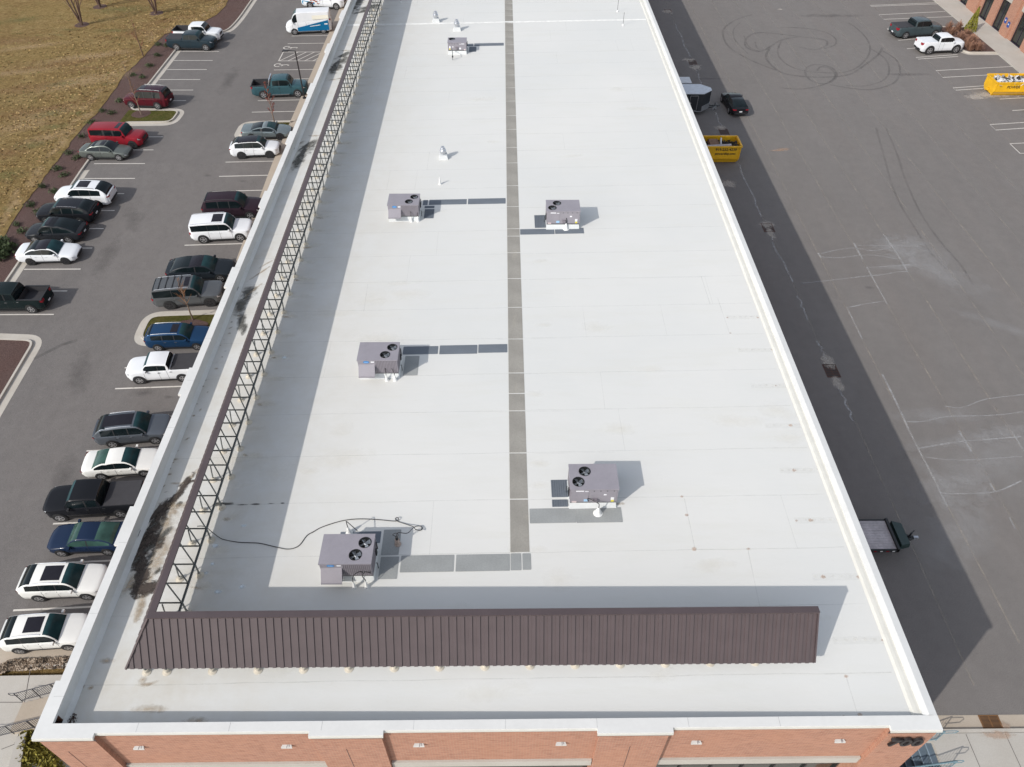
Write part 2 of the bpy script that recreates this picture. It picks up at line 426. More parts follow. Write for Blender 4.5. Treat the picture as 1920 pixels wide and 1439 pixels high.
def stains(name, lst, m, f, parent=None, world=True, base=.005):
    """lst of (centre xy, half length, half width, angle deg); each mark is an object of its own"""
    for (c, a, b, ang) in lst:
        DZ[0] += 1; dz = base+(DZ[0] % 40)*.00035
        ca, sa = math.cos(R(ang)), math.sin(R(ang)); me = bpy.data.meshes.new(name); vs = []
        for (s, t) in ((-1, -1), (1, -1), (1, 1), (-1, 1)):
            x = c[0]+ca*s*a-sa*t*b; y = c[1]+sa*s*a+ca*t*b
            if parent is not None: x = max(-15.10, min(13.9, x))
            vs.append(Vector((x, y, f(x, y)+dz)))
        if parent is not None: o = root_loc(parent); vs = [v-o for v in vs]
        me.from_pydata([tuple(v) for v in vs], [], [(0, 1, 2, 3)]); l = me.uv_layers.new(name='UVMap')
        for i, u in enumerate(((0, 0), (1, 0), (1, 1), (0, 1))): l.data[i].uv = u
        me.materials.append(m); o = bpy.data.objects.new(name, me); COL.objects.link(o)
        if parent is not None: o.parent = parent
        else: o['kind'] = 'structure'

# ================================================================== GROUND
def gridmesh(xs, ys, f, h, skip=None):
    mb = MB()
    for y in ys:
        for x in xs: mb.v.append(Vector((x, y, f(x, y)+h)))
    n = len(xs)
    for j in range(len(ys)-1):
        for i in range(n-1):
            if skip and skip((xs[i]+xs[i+1])/2, (ys[j]+ys[j+1])/2): continue
            mb.f.append((j*n+i, j*n+i+1, (j+1)*n+i+1, (j+1)*n+i))
    return mb
struct('ground', gridmesh([-600, -100, -45, -15.01, -14.99, 14, 18.5, 200, 600], [-120, -20, 10.4, 11.5, 20, 66, 150, 700], grd, -.16, lambda x, y: 14 < x < 18.5 and 10.4 < y < 11.5), M_DRY)
struct('car_park', drape([(-47, 17.9), (-15.4, 17.9), (-15.4, 240), (-47, 240)], grd, 0, 0), A_L)
struct('yard', drape([(14.2, 12.0), (90, 12.0), (90, 300), (14.2, 300)], grd, 0, 0, 60), A_R)

def offs(pts, d):
    out = []; n = len(pts)
    for i in range(n):
        a = Vector(pts[max(i-1, 0)][:2]); b = Vector(pts[min(i+1, n-1)][:2]); t = (b-a).normalized()
        out.append((pts[i][0]-t.y*d, pts[i][1]+t.x*d))
    return out
def subdiv(pts, step=2.0):
    out = [pts[0]]
    for a, b in zip(pts, pts[1:]):
        k = max(1, int((Vector(b[:2])-Vector(a[:2])).length/step))
        for i in range(1, k+1): out.append((a[0]+(b[0]-a[0])*i/k, a[1]+(b[1]-a[1])*i/k))
    return out
def rounded(pts, rad):
    out = [pts[0]]
    for i in range(1, len(pts)-1):
        p = Vector(pts[i][:2]); r = rad[i] if isinstance(rad, (list, tuple)) else rad
        a = (Vector(pts[i-1][:2])-p); b = (Vector(pts[i+1][:2])-p)
        ra = min(r, a.length*.49); rb = min(r, b.length*.49)
        A = p+a.normalized()*ra; B = p+b.normalized()*rb
        for t in [k/8 for k in range(9)]: q = A*(1-t)**2+p*2*t*(1-t)+B*t*t; out.append((q.x, q.y))
    out.append(pts[-1]); return out
def curb(name, path, side, gut=.50, f=grd, m=None):
    prof = [(0, .006), (gut, .004), (gut+.03, .15), (gut+.19, .15), (gut+.19, -.1)]
    mb = MB(); lines = [offs(path, side*o) for o, _ in prof]; n = len(path)
    for j, (o, z) in enumerate(prof):
        for p in lines[j]: mb.v.append(Vector((p[0], p[1], f(p[0], p[1])+z)))
    for j in range(len(prof)-1):
        for i in range(n-1): mb.f.append((j*n+i, j*n+i+1, (j+1)*n+i+1, (j+1)*n+i))
    return struct(name, mb, m or M_CURB)
i1t, i1b, i1x = G(270, 203.5).y, G(265, 237).y, G(341, 221).x
main = [(-34.5, 236), (-34.5, 103), (-35.2, 98.9), (-39.62, 98.4), (-39.62, i1t), (i1x, i1t-.1), (i1x-.1, i1b+.1), (-39.62, i1b),
        (-39.65, 42.75), (-34.55, 42.45), (-34.55, 20), (-34.55, 17.9)]
mainr = subdiv(rounded(main, [0, 4, 2.2, 1.2, .7, 1.6, 1.6, .7, .7, 1.5, 3, 0]), 2)
curb('kerb', mainr, -1, .58)
inner = offs(mainr, -.76)
grassedge = [G(*p) for p in ((478, -60), (455, -25), (430, 0), (425, 12), (412, 25), (385, 42), (345, 55), (310, 67), (295, 82), (270, 108), (254, 124), (237, 140), (220, 165), (203, 188),
             (185, 212), (165, 232), (140, 260), (122, 287), (100, 315), (78, 345), (54, 375), (35, 402), (13, 437), (0, 456), (-30, 505), (-70, 580), (-120, 680))]
ge = [(p.x+random.uniform(-.12, .12), p.y) for p in smoothpts(grassedge, 3)]
ge = [(-43.5, 236)]+ge
poly = [q for q in inner]+[(-44, 17.9)]+ge[::-1]
struct('mulch_bed', drape(poly, grd, .10, .2), M_MULCH)
struct('hillside', drape([(-47.5, 236)]+[(-130, 236), (-130, 5), (-44.2, 5), (-44.2, 17.9)]+ge[::-1][:-1], grd, .135, 0, 8), M_DRY)
S_STRAW = stainm('pale_straw', (.36, .25, .13), .55, 2.2, 1.5); S_GRN = stainm('green_grass_patch', (.11, .12, .035), .5, 1.6, 1.6); S_RED = stainm('reddish_dry_grass', (.21, .115, .05), .5, .7, 1.8)
hf = lambda x, y: grd(x, y)+.135
bl = []
for i in range(4, len(ge)-6, 2):
    x, y = ge[i][0], ge[i][1]; bl.append(((x-1.1+random.uniform(-.7, .4), y), random.uniform(.5, 1.0), random.uniform(1.0, 2.0), random.uniform(-15, 15)))
stains('straw', [(c if c[0] < -43 else c, a, b, an) for c, a, b, an in bl], S_STRAW, hf)
stains('straw', [(G(u, v), a, b, an) for (u, v, a, b, an) in ((200, 105, 5, 1.4, 25), (150, 110, 7, 1.4, 20), (60, 90, 6, 1.2, 20), (20, 140, 7, 1.2, 15), (180, 150, 6, 2.4, 30), (130, 160, 6, 2, 30), (90, 215, 5, 1.8, 30), (40, 240, 5, 1.8, 30), (90, 260, 4, 1.6, 40))], S_STRAW, hf)
stains('green_grass', [(G(u, v), a, b, an) for (u, v, a, b, an) in ((135, 58, 2.6, .6, 0), (110, 68, 1.5, .3, 0), (115, 160, 3, 1, 20), (95, 215, 2.5, 1.4, 20), (60, 275, 2.4, 1.2, 20), (105, 240, 2, 1, 10), (230, 20, 6, 2, 10), (215, 60, 4, 1, 0), (40, 40, 4, 1.5, 20), (20, 330, 2, 1.5, 0), (150, 215, 1.2, .8, 0), (205, 160, 1.2, .6, 0), (165, 232, 1, .5, 0), (118, 288, .8, .5, 0), (20, 395, 1, .8, 0))], S_GRN, hf)
stains('reddish_grass', [(G(u, v), a, b, an) for (u, v, a, b, an) in ((260, 65, 6, 2.5, 20), (320, 40, 6, 1.5, 30), (100, 125, 8, 1.6, 20), (40, 170, 7, 2, 20), (30, 80, 7, 2, 10), (130, 200, 4, 1.5, 20), (40, 215, 5, 2, 20), (180, 130, 5, 1.5, 20), (15, 290, 3, 2, 0))], S_RED, hf)
# island on the west side
isl = [(-40.2, i1t-.72), (i1x-.9, i1t-.78), (i1x-.72, i1t-1.2), (i1x-.72, i1b+1.2), (i1x-.9, i1b+.78), (-40.2, i1b+.72)]
struct('island_lawn', drape(rounded(isl, .8), grd, .125, .05), M_GREEN)
def circ(c, r, n=26, jit=.07, sy=1):
    return [(c[0]+r*(1+random.uniform(-jit, jit))*math.cos(a), c[1]+sy*r*(1+random.uniform(-jit, jit))*math.sin(a)) for a in [2*math.pi*k/n for k in range(n)]]
tw = G(265.5, 216); struct('tree_mulch_ring', drape(circ(tw, .95), grd, .14, .03), M_MULCH)
# islands on the building side
SWX = -22.35
def island(top, bot, tipx, c):
    path = subdiv(rounded([(SWX+.3, top), (tipx, top-.25), (tipx, bot), (SWX+.3, bot)], 1.5), 2)
    curb('kerb', path, 1, .50)
    q = offs(path, .68)
    struct('island_lawn', drape(q, grd, .125, .05), M_GREEN)
    struct('tree_mulch_ring', drape(circ((c[0]+.1, top-2.05), 1.3, sy=.62), grd, .14, .03), M_MULCH)
te = G(516, 241); tf = G(362, 600.5)
island(G(500, 226).y, G(500, 226).y-4.3, -27.6, te)
t2 = G(345, 581).y
island(t2, t2-4.0, -28.0, tf)
# pavement along the building
struct('pavement', drape([(SWX, 18.6), (-15.3, 18.6), (-15.3, 236), (SWX, 236)], grd, .15, .3), M_TAN)
swl = [(-15.3, 18.9), (-15.3, 17.6), (-26.5, 17.5), (-28.4, 17.1), (-30.5, 16.1), (-32, 15.2), (-33.5, 16.2), (-31.5, 18.2), (-29.3, 19.1)]
struct('concrete_apron', drape(swl, grd, .006, 0), M_TAN)
struct('forecourt', drape([(-60, -10), (-15.3, -10), (-15.3, 16.95), (-26.6, 16.85), (-28.2, 16.5), (-30, 15.6), (-31.8, 14.5), (-40, 12), (-60, 10)], grd, .12, .3), M_CONC)
curb('kerb', [(-15.3, 17.62), (-22, 17.55), (-26.5, 17.5), (-28.4, 17.1), (-30.5, 16.1), (-32, 15.2), (-40, 12.5)], 1, .02)
# joints in the forecourt slabs
jt = MB()
for a, b in ((G(62, 1240), G(30, 1420)), (G(0, 1319), G(45, 1319)), (G(5, 1407), G(95, 1372))):
    s = strip([a, b], .03, grd, .126); jt.add(s.v, s.f)
struct('slab_joint', jt, mat('joint_dark', (.10, .09, .085), .9))
# east front: gutter, kerb, slabs
def east(y0, y1, z0, z1, m, name): struct(name, MB().box(14.6, 120, y0, y1, z0, z1), m)
east(12.02, 12.66, -.2, .012, M_TAN, 'gutter'); east(11.86, 12.02, -.2, .15, M_CURB, 'kerb')
# stairwell hole: slabs around it
SX0, SX1, SY0, SY1 = 14.5, 18.55, 10.42, 11.5
pv = MB().box(SX1, 120, -40, 11.84, -.3, .146).box(14.6, SX1, SY1, 11.84, -.3, .146).box(14.6, SX1, -40, SY0, -.3, .146)
struct('pavement', pv, M_CONC)
jt = MB()
for a, b in ((G(1812, 1388), G(1822, 1439)), (G(1885, 1385), G(1912, 1439))):
    jt.add(*[(s.v, s.f) for s in [strip([(a.x, 11.8), (a.x+.02, 5)], .025, lambda x, y: .146, .004)]][0])
struct('slab_joint', jt, MAT['joint_dark'])

struct('lower_pavement', drape([(-15.25, -12), (14.55, -12), (14.55, 9.0), (-15.25, 9.0)], grd, -.05, .1), M_CONC)
# ------------------------------------------------------------------ painted lines
LN = []
def lineX(y, x0, x1, wdt=.11, tilt=0.0): LN.append(strip([(x0, y), ((x0+x1)/2, y+tilt/2), (x1, y+tilt)], wdt, grd, .006))
for (u, v) in ((410.7, 97), (399, 113.8), (387.7, 130.8), (375.5, 149.5), (362.5, 169.3), (349, 189), (306, 257), (288, 281.5), (271.8, 307.1), (253, 335), (233, 363.5), (215, 395.2), (194, 429), (173, 465.6), (151.2, 505), (126, 546), (101, 590)):
    p = G(u, v); lineX(p.y, -39.6, p.x)
ye = [G(500, v).y for v in (68, 82.5)]+[G(450, v).y for v in (131.8, 149.5, 169, 189.3, 210.8)]+[G(420, v).y for v in (304.5, 331.2, 359.4, 390.2)]
for y in ye: lineX(y, -27.0, SWX, tilt=.18)
for v, u in ((422, 400), (460.3, 347), (499, 330), (539, 310)): lineX(G(u, v).y, -27.3, SWX, tilt=.2)
for v, u in ((690, 260), (729.3, 219.5), (786, 190), (846, 165), (911, 130), (982.5, 100.7), (1058, 60), (1145, 25.5)): lineX(G(u, v).y, -27.6, SWX, tilt=.22)
y0, y1 = G(530, 98).y, G(522, 114.7).y
lineX(y0, -27.0, SWX); lineX(y1, -27.0, SWX); LN.append(strip([(-27, y0), (-27, y1)], .11, grd, .0065))
for k in range(5):
    xa = -26.9+k*1.0
    b = min(xa+1.75, SWX); LN.append(strip([(xa, y1), (b, y1+(y0-y1)*(b-xa)/1.75)], .10, grd, .007))
for xa in (-22.9-1.75*.55,): pass
# wheelchair symbols
def wheelchair(c):
    x, y = c[0], c[1]
    pts = [(x+.45*math.cos(a)-.15, y+.45*math.sin(a)) for a in [R(60+k*24) for k in range(11)]]
    LN.append(strip(pts, .12, grd, .0065)); LN.append(strip([(x-.1, y+.1), (x+.45, y+.05), (x+.95, y+.15)], .13, grd, .0075))
    LN.append(strip([(x+.25, y-.3), (x+.45, y+.05)], .12, grd, .008)); LN.append(strip([(x+.95, y-.05), (x+1.15, y-.02)], .2, grd, .0085))
wheelchair(G(541, 90)); wheelchair(G(524, 122.5))
z7 = Z(.15625, 1620, 0); z8 = Z(.125, 1840, 120)
for pts in ([z7(870, 35), z7(70, 68), z7(80, 80), z7(880, 50)], [z7(975, 140), z7(180, 180), z7(235, 235), z7(1060, 202)],
            [z7(330, 340), z7(280, 348), z7(320, 385)], [z7(410, 487), z7(620, 469)], [z7(515, 588), z7(650, 576)],
            [z7(1120, 658), z7(625, 692), z7(650, 713), z7(1130, 680)], [z7(1790, 800), z7(865, 850), z7(945, 932), z7(1880, 882)],
            [z7(1500, 1028), z7(1070, 1058), z7(1100, 1086), z7(1500, 1058)], [z7(1630, 1192), z7(1990, 1172)], [z7(1780, 1330), z7(1990, 1316)],
            [z8(800, 870), z8(130, 912), z8(215, 995), z8(800, 955)], [z8(800, 1180), z8(430, 1200), z8(580, 1345), z8(800, 1338)]):
    LN.append(strip([G(*p) for p in pts], .11, grd, .006))
struct('parking_lines', join(LN), M_LINE, fix=False)
# ------------------------------------------------------------------ cracks, seams, tyre marks
SM = []
for x, a, b in ((18.6, 13, 60), (24.62, 16, 160), (27.75, 14, 160), (30.75, 20, 160), (34.0, 14, 150), (37.6, 30, 150), (41.3, 14, 150), (45.0, 20, 160), (48.6, 14, 140), (21.55, 14, 110)):
    pts = [(x+random.uniform(-.05, .05), a+(b-a)*k/30) for k in range(31)]; SM.append(strip(pts, .09, grd, .004))
struct('joint_lines', join(SM), M_SEAM, fix=False)
q4 = Z(.2293, 1480, 400); q5 = Z(.2293, 1480, 700)
WH = []
for pts, wd in (([q4(235, 325), q4(262, 368)], .16), ([q4(527, 245), q4(598, 378)], .14), ([q4(765, 170), q4(860, 300), q4(968, 482)], .13), ([q4(632, 440), q4(800, 745)], .10), ([q4(470, 770), q4(595, 1028)], .10),
            ([q4(262, 358), q4(400, 365), q4(540, 350), q4(700, 345), q4(900, 380)], .07), ([q4(262, 330), q4(400, 300), q4(530, 285), q4(680, 308), q4(830, 282)], .07), ([q4(560, 262), q4(800, 268), q4(1000, 262)], .06),
            ([q4(100, 575), q4(350, 548), q4(600, 518), q4(750, 505), q4(880, 482), q4(960, 478)], .08), ([q4(640, 447), q4(800, 435), q4(1000, 420)], .06), ([q4(480, 772), q4(640, 740), q4(780, 720)], .08),
            ([q5(760, 10), q5(870, 230), q5(980, 470), q5(1060, 630), q5(1190, 880), q5(1290, 1090)], .12), ([q5(960, 398), q5(1100, 395), q5(1290, 355), q5(1500, 350), q5(1720, 340), q5(1919, 315)], .07),
            ([q5(1060, 615), q5(1200, 590), q5(1400, 560), q5(1900, 520)], .09), ([q5(1385, 470), q5(1490, 645)], .11), ([q5(1270, 270), q5(1420, 280), q5(1600, 215), q5(1919, 175)], .06),
            ([q5(1240, 985), q5(1500, 985), q5(1700, 965), q5(1900, 880)], .08), ([q5(1640, 900), q5(1680, 970)], .1), ([q5(1800, 1180), q5(1845, 1270)], .08), ([q5(1100, 685), q5(1400, 712), q5(1900, 680)], .05), ([q5(1820, 480), q5(1919, 640)], .07)):
    WH.append(strip(smoothpts([G(*p) for p in pts], 4), wd, grd, .0055))
for (u0, v0, u1, v1) in ((1266, 46, 1296, 110), (1304, 128, 1330, 180), (1336, 200, 1352, 238), (1385, 308, 1432, 408), (1447, 445, 1492, 530), (1497, 555, 1510, 600), (1535, 640, 1550, 680), (1568, 718, 1600, 790)):
    a, b = G(u0, v0), G(u1, v1); WH.append(strip([(21.5+random.uniform(-.12, .12), a.y+(b.y-a.y)*k/9) for k in range(10)], .13, grd, .0055))
struct('crack_lines', join(WH), M_SEAMW, fix=False)
z6 = Z(.375, 1200, 0); TY = []
for pts, wd in (([(560, 75), (480, 100), (420, 145), (418, 190), (450, 240), (520, 285), (600, 322), (680, 352)], .24), ([(500, 115), (468, 150), (475, 200), (540, 270)], .14),
        ([(810, 185), (700, 172), (590, 165), (535, 190), (528, 232), (570, 255), (612, 255), (650, 235), (700, 205), (780, 187), (870, 192), (930, 205), (928, 232), (870, 250), (795, 236)], .26),
        ([(700, 138), (820, 142), (920, 160), (975, 192), (975, 225), (920, 245)], .2), ([(650, 240), (630, 285), (660, 330), (720, 368), (830, 385), (950, 386), (1050, 372), (1130, 322), (1190, 275), (1212, 240)], .26),
        ([(705, 208), (688, 262), (715, 308), (780, 345), (880, 362), (1000, 365), (1080, 342), (1135, 290), (1150, 240), (1130, 190), (1080, 140), (1040, 115)], .2),
        ([(985, 375), (965, 345), (910, 326), (860, 326), (828, 350), (835, 385), (880, 415), (935, 418), (975, 395), (985, 370)], .26),
        ([(885, 355), (905, 335), (950, 345), (975, 375), (960, 402), (900, 430), (800, 447), (700, 440)], .2), ([(1212, 255), (1280, 300), (1300, 350), (1285, 400), (1240, 430), (1150, 450), (1050, 442), (950, 425)], .22),
        ([(1155, 245), (1225, 295), (1246, 350), (1220, 400), (1130, 430), (1030, 430)], .2), ([(520, 180), (545, 235), (600, 260)], .16), ([(575, 210), (590, 245), (645, 248)], .16),
        ([(1180, 640), (1225, 800), (1258, 920), (1310, 1040), (1380, 1150), (1450, 1260), (1530, 1345)], .18), ([(1230, 640), (1288, 780), (1320, 880), (1370, 1000), (1430, 1110), (1510, 1220), (1600, 1322), (1665, 1425)], .18)):
    TY.append(strip(smoothpts([G(*z6(*p)) for p in pts], 6), wd, grd, .007))
a = Z(.1668, 0, 560); TY.append(strip([G(*a(*p)) for p in ((380, 680), (560, 590), (700, 520), (870, 470))], .3, grd, .007))
struct('tyre_marks', join(TY[:10]+TY[10:12]+TY[14:]), M_TYRE, fix=False); struct('tyre_marks', join(TY[12:14]), worn('faint_tyre_mark', (.05, .048, .046), .3, .7, .5, .22), fix=False)
def sg(l, f=G): return [(f(u, v), a, b, an) for (u, v, a, b, an) in l]
stains('chalky_wash', sg([(1725, 478, 4, 3.0, -60), (1690, 460, 3.5, 1.6, 0), (1760, 510, 6, 2, -50), (1850, 870, 6, 3.0, 30), (1780, 920, 3, 1.5, 10), (1760, 780, 4, .9, 0), (1900, 620, 5, .8, -35), (1745, 885, 1.6, .5, -60), (1830, 820, 6, .7, 10), (1690, 500, 3.5, .5, 5), (1800, 1000, 4, 2, 40)]), S_CHALK, grd)
stains('oil_patches', sg([(268, 738, 1.2, .5, 10), (318, 745, .5, .2, 0), (390, 330, .5, .3, 0), (455, 340, .5, .15, 0), (1700, 140, 4, .5, 0), (1560, 30, 6, .7, 0), (250, 410, 1.2, 2.5, 20), (1630, 540, .5, .3, 0), (120, 900, 1, 3, 10), (1330, 148, 2.2, .3, 0), (150, 700, 1, 3, 15), (200, 480, 1, 4, 0), (430, 150, 1, 5, 0)]), S_OIL, grd)
stains('pale_patches', sg([(1252, 22, .9, 1.1, 0), (1292, 113, .9, .7, 0), (1305, 127, .9, 1.1, -30), (1351, 240, .9, .6, 0), (1362, 258, .7, .8, 0), (1437, 421, .8, .8, 0), (1445, 438, .4, 1.0, 0), (1552, 678, .55, .9, 0), (1571, 720, .45, .8, 0), (1322, 172, .5, 2.2, 0), (1870, 178, 3.5, 1, 0), (1830, 183, 1.4, .8, 0), (1463, 18, .5, .3, 0), (1763, 3, .8, .7, 0), (1367, 345, .9, .9, 0)]), S_ASHW, grd)
stains('rust_patches', sg([(1467, 281, 1.0, .35, 10), (1455, 283, .8, .15, 0)]), S_RUST, grd)
# drains
dr = None
def drain(x, y, sx, sy, m, lab, cat, z=0.012, group=None):
    t = thing('storm_drain', lab, cat, (x, y, 0), 0, group)
    fr = MB().box(-sx, sx, -sy, -sy+.06, -.05, z).box(-sx, sx, sy-.06, sy, -.05, z).box(-sx, -sx+.06, -sy+.06, sy-.06, -.05, z).box(sx-.06, sx, -sy+.06, sy-.06, -.05, z)
    link('frame', fr, m, t)
    g = MB(); n = 8
    for k in range(n):
        yy = -sy+.1+(2*sy-.2)*k/(n-1); hw_ = (2*sy-.2)/(n-1)*.27; g.box(-sx+.06, sx-.06, yy-hw_, yy+hw_, -.05, z-.003)
    g.box(-.03, .03, -sy+.06, sy-.06, -.06, z-.006); link('grate', g, m, t)
    link('pit', MB().box(-sx+.06, sx-.06, -sy+.06, sy-.06, .004, .0055 if z < .02 else z-.012), M_BLK, t)
    return t
for (u, v, l) in ((1252.5, 20.8, 'square storm drain in the yard, farthest of the row beside the long roof'), (1299, 117.8, 'storm drain in the shaded yard, just beyond the black enclosed trailer'),
               (1357.4, 247.5, 'dark storm drain in the yard just behind the yellow dumpster by the long roof'), (1440, 427.5, 'storm drain in the yard with pale patch, next one this side of the dumpster'), (1559, 695.8, 'rusty storm drain in the shaded yard, nearest of the row beside the roof')):
    p = G(u, v); drain(p.x, p.y, .45, .62, M_GRATE, l, 'drain', .012, 'storm drains in the yard')
p = G(1853, 1354); drain(21.55, 12.36, .45, .29, M_GRATEB, 'orange rusty kerb inlet grate in the pale gutter at lower right', 'drain', .03)
stains('rust_patches', [((22.0, 11.9), .45, .22, 10), ((21.5, 11.75), .9, .22, 0), ((22.1, 12.2), .25, .25, 0)], S_RUST, lambda x, y: .15 if y < 12.0 else .012)

# ================================================================== THE LONG BUILDING
YF, YB = 9.25, 165.0
XL, XR = -15.4, 14.38
PT = 8.5
bld = thing('brick_warehouse', 'long brick building with a white membrane roof and white parapet coping', 'building', (0, 9.25, 0))
PIL = [(-15.47, -13.69), (-6.45, -4.17), (3.09, 5.43), (12.85, 14.45)]
def B(name, mb, m, par=None, **k): return link(name, mb, m, par or bld, world=True, **k)
wl = MB().box(XL, XR, 9.85, YB, -9, 7.6)
for (a, b) in ((-13.69, -6.45), (-4.17, 3.09), (5.43, 12.85)): wl.box(a, b, YF, 9.455, 5.42, 8.379)

wl.box(XL, -15.14, 9.86, YB, 7.61, 8.38).box(14.06, XR, 9.86, YB, 7.61, 8.38)
B('wall', wl, M_BRICK)
for (a, b) in PIL: B('pilaster', MB().box(a, b, 9.08, 9.45, -9, 8.375).box(a, b, 9.451, 9.84, -9, 7.55), M_BRICK)
lp = MB(); y = 16.4
spans = []
while y < YB: spans.append((y, y+1.85)); y += 8.3
for (a, b) in spans: lp.box(-15.53, XL, a, b, -9, 8.376)
lp.box(-15.53, -15.472, 9.08, 10.9, -9, 8.376)
B('side_pilasters', lp, M_BRICK)
gp = [(10.95, 16.35)]+[(p[1]+.05, q[0]-.05) for p, q in zip(spans, spans[1:])]
for (a, b) in gp[:18]:  # unseen west glazing, added to darken what the cars reflect
    w_ = B('window', MB().box(-15.412, -15.401, a+.3, b-.3, -4.5, 5.6), M_GLASS)
    fr = MB()
    for k in range(5): y = a+.3+(b-a-.66)*k/4; fr.box(-15.44, -15.413, y, y+.06, -4.5, 5.6)
    B('frame', fr, M_BLKG, w_)
# parapet backs (white membrane) and sloping deck
B('parapet_lining', MB().box(-15.135, -15.11, 9.84, YB, 7.3, 8.40).box(-15.13, 14.05, 9.46, 9.495, 7.3, 8.4).add(
    [(-15.11, 9.6, 7.95), (-15.11, YB, 7.95), (-14.98, YB, deck(-14.98, 0)+.004), (-14.98, 9.6, deck(-14.98, 0)+.004)], [(0, 1, 2, 3)]), M_CLEAN)
dk = MB()
xs = [-15.13, 13.98]; ys = [9.46, YB]
for yy in ys:
    for xx in xs: dk.v.append(Vector((xx, yy, deck(xx, 0))))
dk.f.append((0, 1, 3, 2))
roof = B('roof_membrane', dk, M_TPO)
def copseg(x0, x1, y0, y1): return MB().box(x0, x1, y0, y1, 8.38, PT)
cp = MB()
# front strip with jogs over the pilasters
edges = [(-15.6, -13.60, 9.03), (-13.60, -6.54, 9.19), (-6.54, -4.08, 9.03), (-4.08, 3.0, 9.19), (3.0, 5.52, 9.03), (5.52, 12.76, 9.19), (12.76, 14.48, 9.03)]
pv = []
for (a, b, yy) in edges: pv += [(a, yy), (b, yy)]
front = pv+[(14.48, 9.51), (-15.6, 9.51)]
cp.prism(front, 8.38, PT)
lf = [(-15.10, 9.51), (-15.10, YB), (-15.45, YB)]
for (a, b) in spans[::-1]:
    lf += [(-15.45, b), (-15.6, b), (-15.6, a), (-15.45, a)]
lf += [(-15.45, 10.95), (-15.6, 10.95), (-15.6, 9.51)]
cp.prism(lf, 8.38, PT)
cp.add([(14.02, 9.51, 8.38), (14.02, YB, 8.38), (14.02, 9.51, 8.46), (14.02, YB, 8.46), (14.20, 9.51, 8.53), (14.20, YB, 8.53), (14.48, 9.51, 8.49), (14.48, YB, 8.49), (14.48, 9.51, 8.36), (14.48, YB, 8.36)],
       [(0, 1, 3, 2), (2, 3, 5, 4), (4, 5, 7, 6), (6, 7, 9, 8)])
B('coping', cp, M_COPE)
lip = MB()
for (a, b, yy) in edges: lip.box(a+.001, b-.001, yy-.035, yy-.002, 8.35, 8.44)
B('coping_lip', lip, M_CREAM)
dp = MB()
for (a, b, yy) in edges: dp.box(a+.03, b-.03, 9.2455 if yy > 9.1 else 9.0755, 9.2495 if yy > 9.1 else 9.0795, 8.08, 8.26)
B('painted_coping_shade', dp, M_SHADEJOINT)  # dark strip on the brick standing in for the coping's shadow line
cj = MB()
for k in range(1, 9): x = -15.3+k*3.05; cj.box(x, x+.012, 9.2, 9.508, PT, PT+.003)
for k in range(50): y = 10.4+k*3.05; cj.box(-15.44, -15.102, y, y+.012, PT, PT+.003)
B('coping_joint', cj, mat('joint_grey', (.45, .45, .44), .6))
ct = MB().add([(13.72, 9.5, deck(13.72, 0)+.004), (13.72, YB, deck(13.72, 0)+.004), (13.80, 9.5, 8.36), (13.80, YB, 8.36), (13.90, 9.5, 8.385), (13.90, YB, 8.385), (14.02, 9.5, 8.39), (14.02, YB, 8.39)],
              [(0, 1, 3, 2), (2, 3, 5, 4), (4, 5, 7, 6)])
B('cant_strip', ct, M_CREAM)
# facade: lintels, windows, joints, lights, numerals
for (a, b) in ((-13.69, -6.45), (-4.17, 3.09), (5.43, 12.85)):
    B('lintel', MB().box(a+.02, b-.03, 9.17, 9.8, 4.93, 5.419), M_CONC)
    w_ = B('window', MB().box(a, b, 9.70, 9.84, -3, 4.92), M_GLASS)
    fr = MB()
    for k in range(7): x = a+.03+(b-a-.12)*k/6; fr.box(x, x+.06, 9.62, 9.695, -3, 4.92)
    for z in (1.2, 3.4): fr.box(a+.1, b-.1, 9.63, 9.69, z, z+.06)
    B('frame', fr, M_BLKG, w_)
for x in (-14.98, -5.51, 4.23):
    B('wall_joint', MB().box(x, x+.018, 9.074, 9.079, -3, 7.12), M_SHADEJOINT)
def FX(u, v, Y=9.2):
    d = (u-960)/F_*RR-(v-719.5)/F_*UU+fwd; t = Y/d.y; return d.x*t
for i, u in enumerate((245, 530, 783, 1053, 1308, 1577)):
    x = FX(u, 1395, 9.1); l = thing('wall_light', ['leftmost', 'second', 'third', 'fourth', 'fifth', 'rightmost'][i]+' of the six white wall lights on the brick front', 'wall light', (x, 9.25, 7.05), 0, 'wall lights along the brick front')
    link('housing', MB().add([(-.15, 0, -.06), (.15, 0, -.06), (.15, 0, .05), (-.15, 0, .05), (-.19, -.10, -.04), (.19, -.10, -.04), (.19, -.09, .03), (-.19, -.09, .03)],
         [(0, 1, 2, 3), (4, 7, 6, 5), (3, 2, 6, 7), (0, 4, 5, 1), (0, 3, 7, 4), (1, 5, 6, 2)]), mat('off_white_fixture', (.52, .52, .50), .5), l)
    link('painted_shadow_bar', MB().box(.02, .04, -.13, -.02, .085, .10), M_RTUD, l)  # thin grey bar standing in for the fixture's small shadow
fc = bpy.data.curves.new('num', 'FONT'); fc.body = '700'; fc.size = .78; fc.extrude = .045; fc.offset = .014; fc.space_character = 1.0
fo = bpy.data.objects.new('num', fc); COL.objects.link(fo); dg = bpy.context.evaluated_depsgraph_get()
me = bpy.data.meshes.new_from_object(fo.evaluated_get(dg)); bpy.data.objects.remove(fo)
xs_ = [v.co.x for v in me.vertices]
nm = bpy.data.objects.new('building_number', me); COL.objects.link(nm); me.materials.clear(); me.materials.append(M_LETTER)
nm.rotation_euler = (R(90), 0, 0); nm.location = (12.98, 8.98, 7.28); tag(nm, 'black metal numerals 700 fixed at the top right corner of the brick front', 'house number')

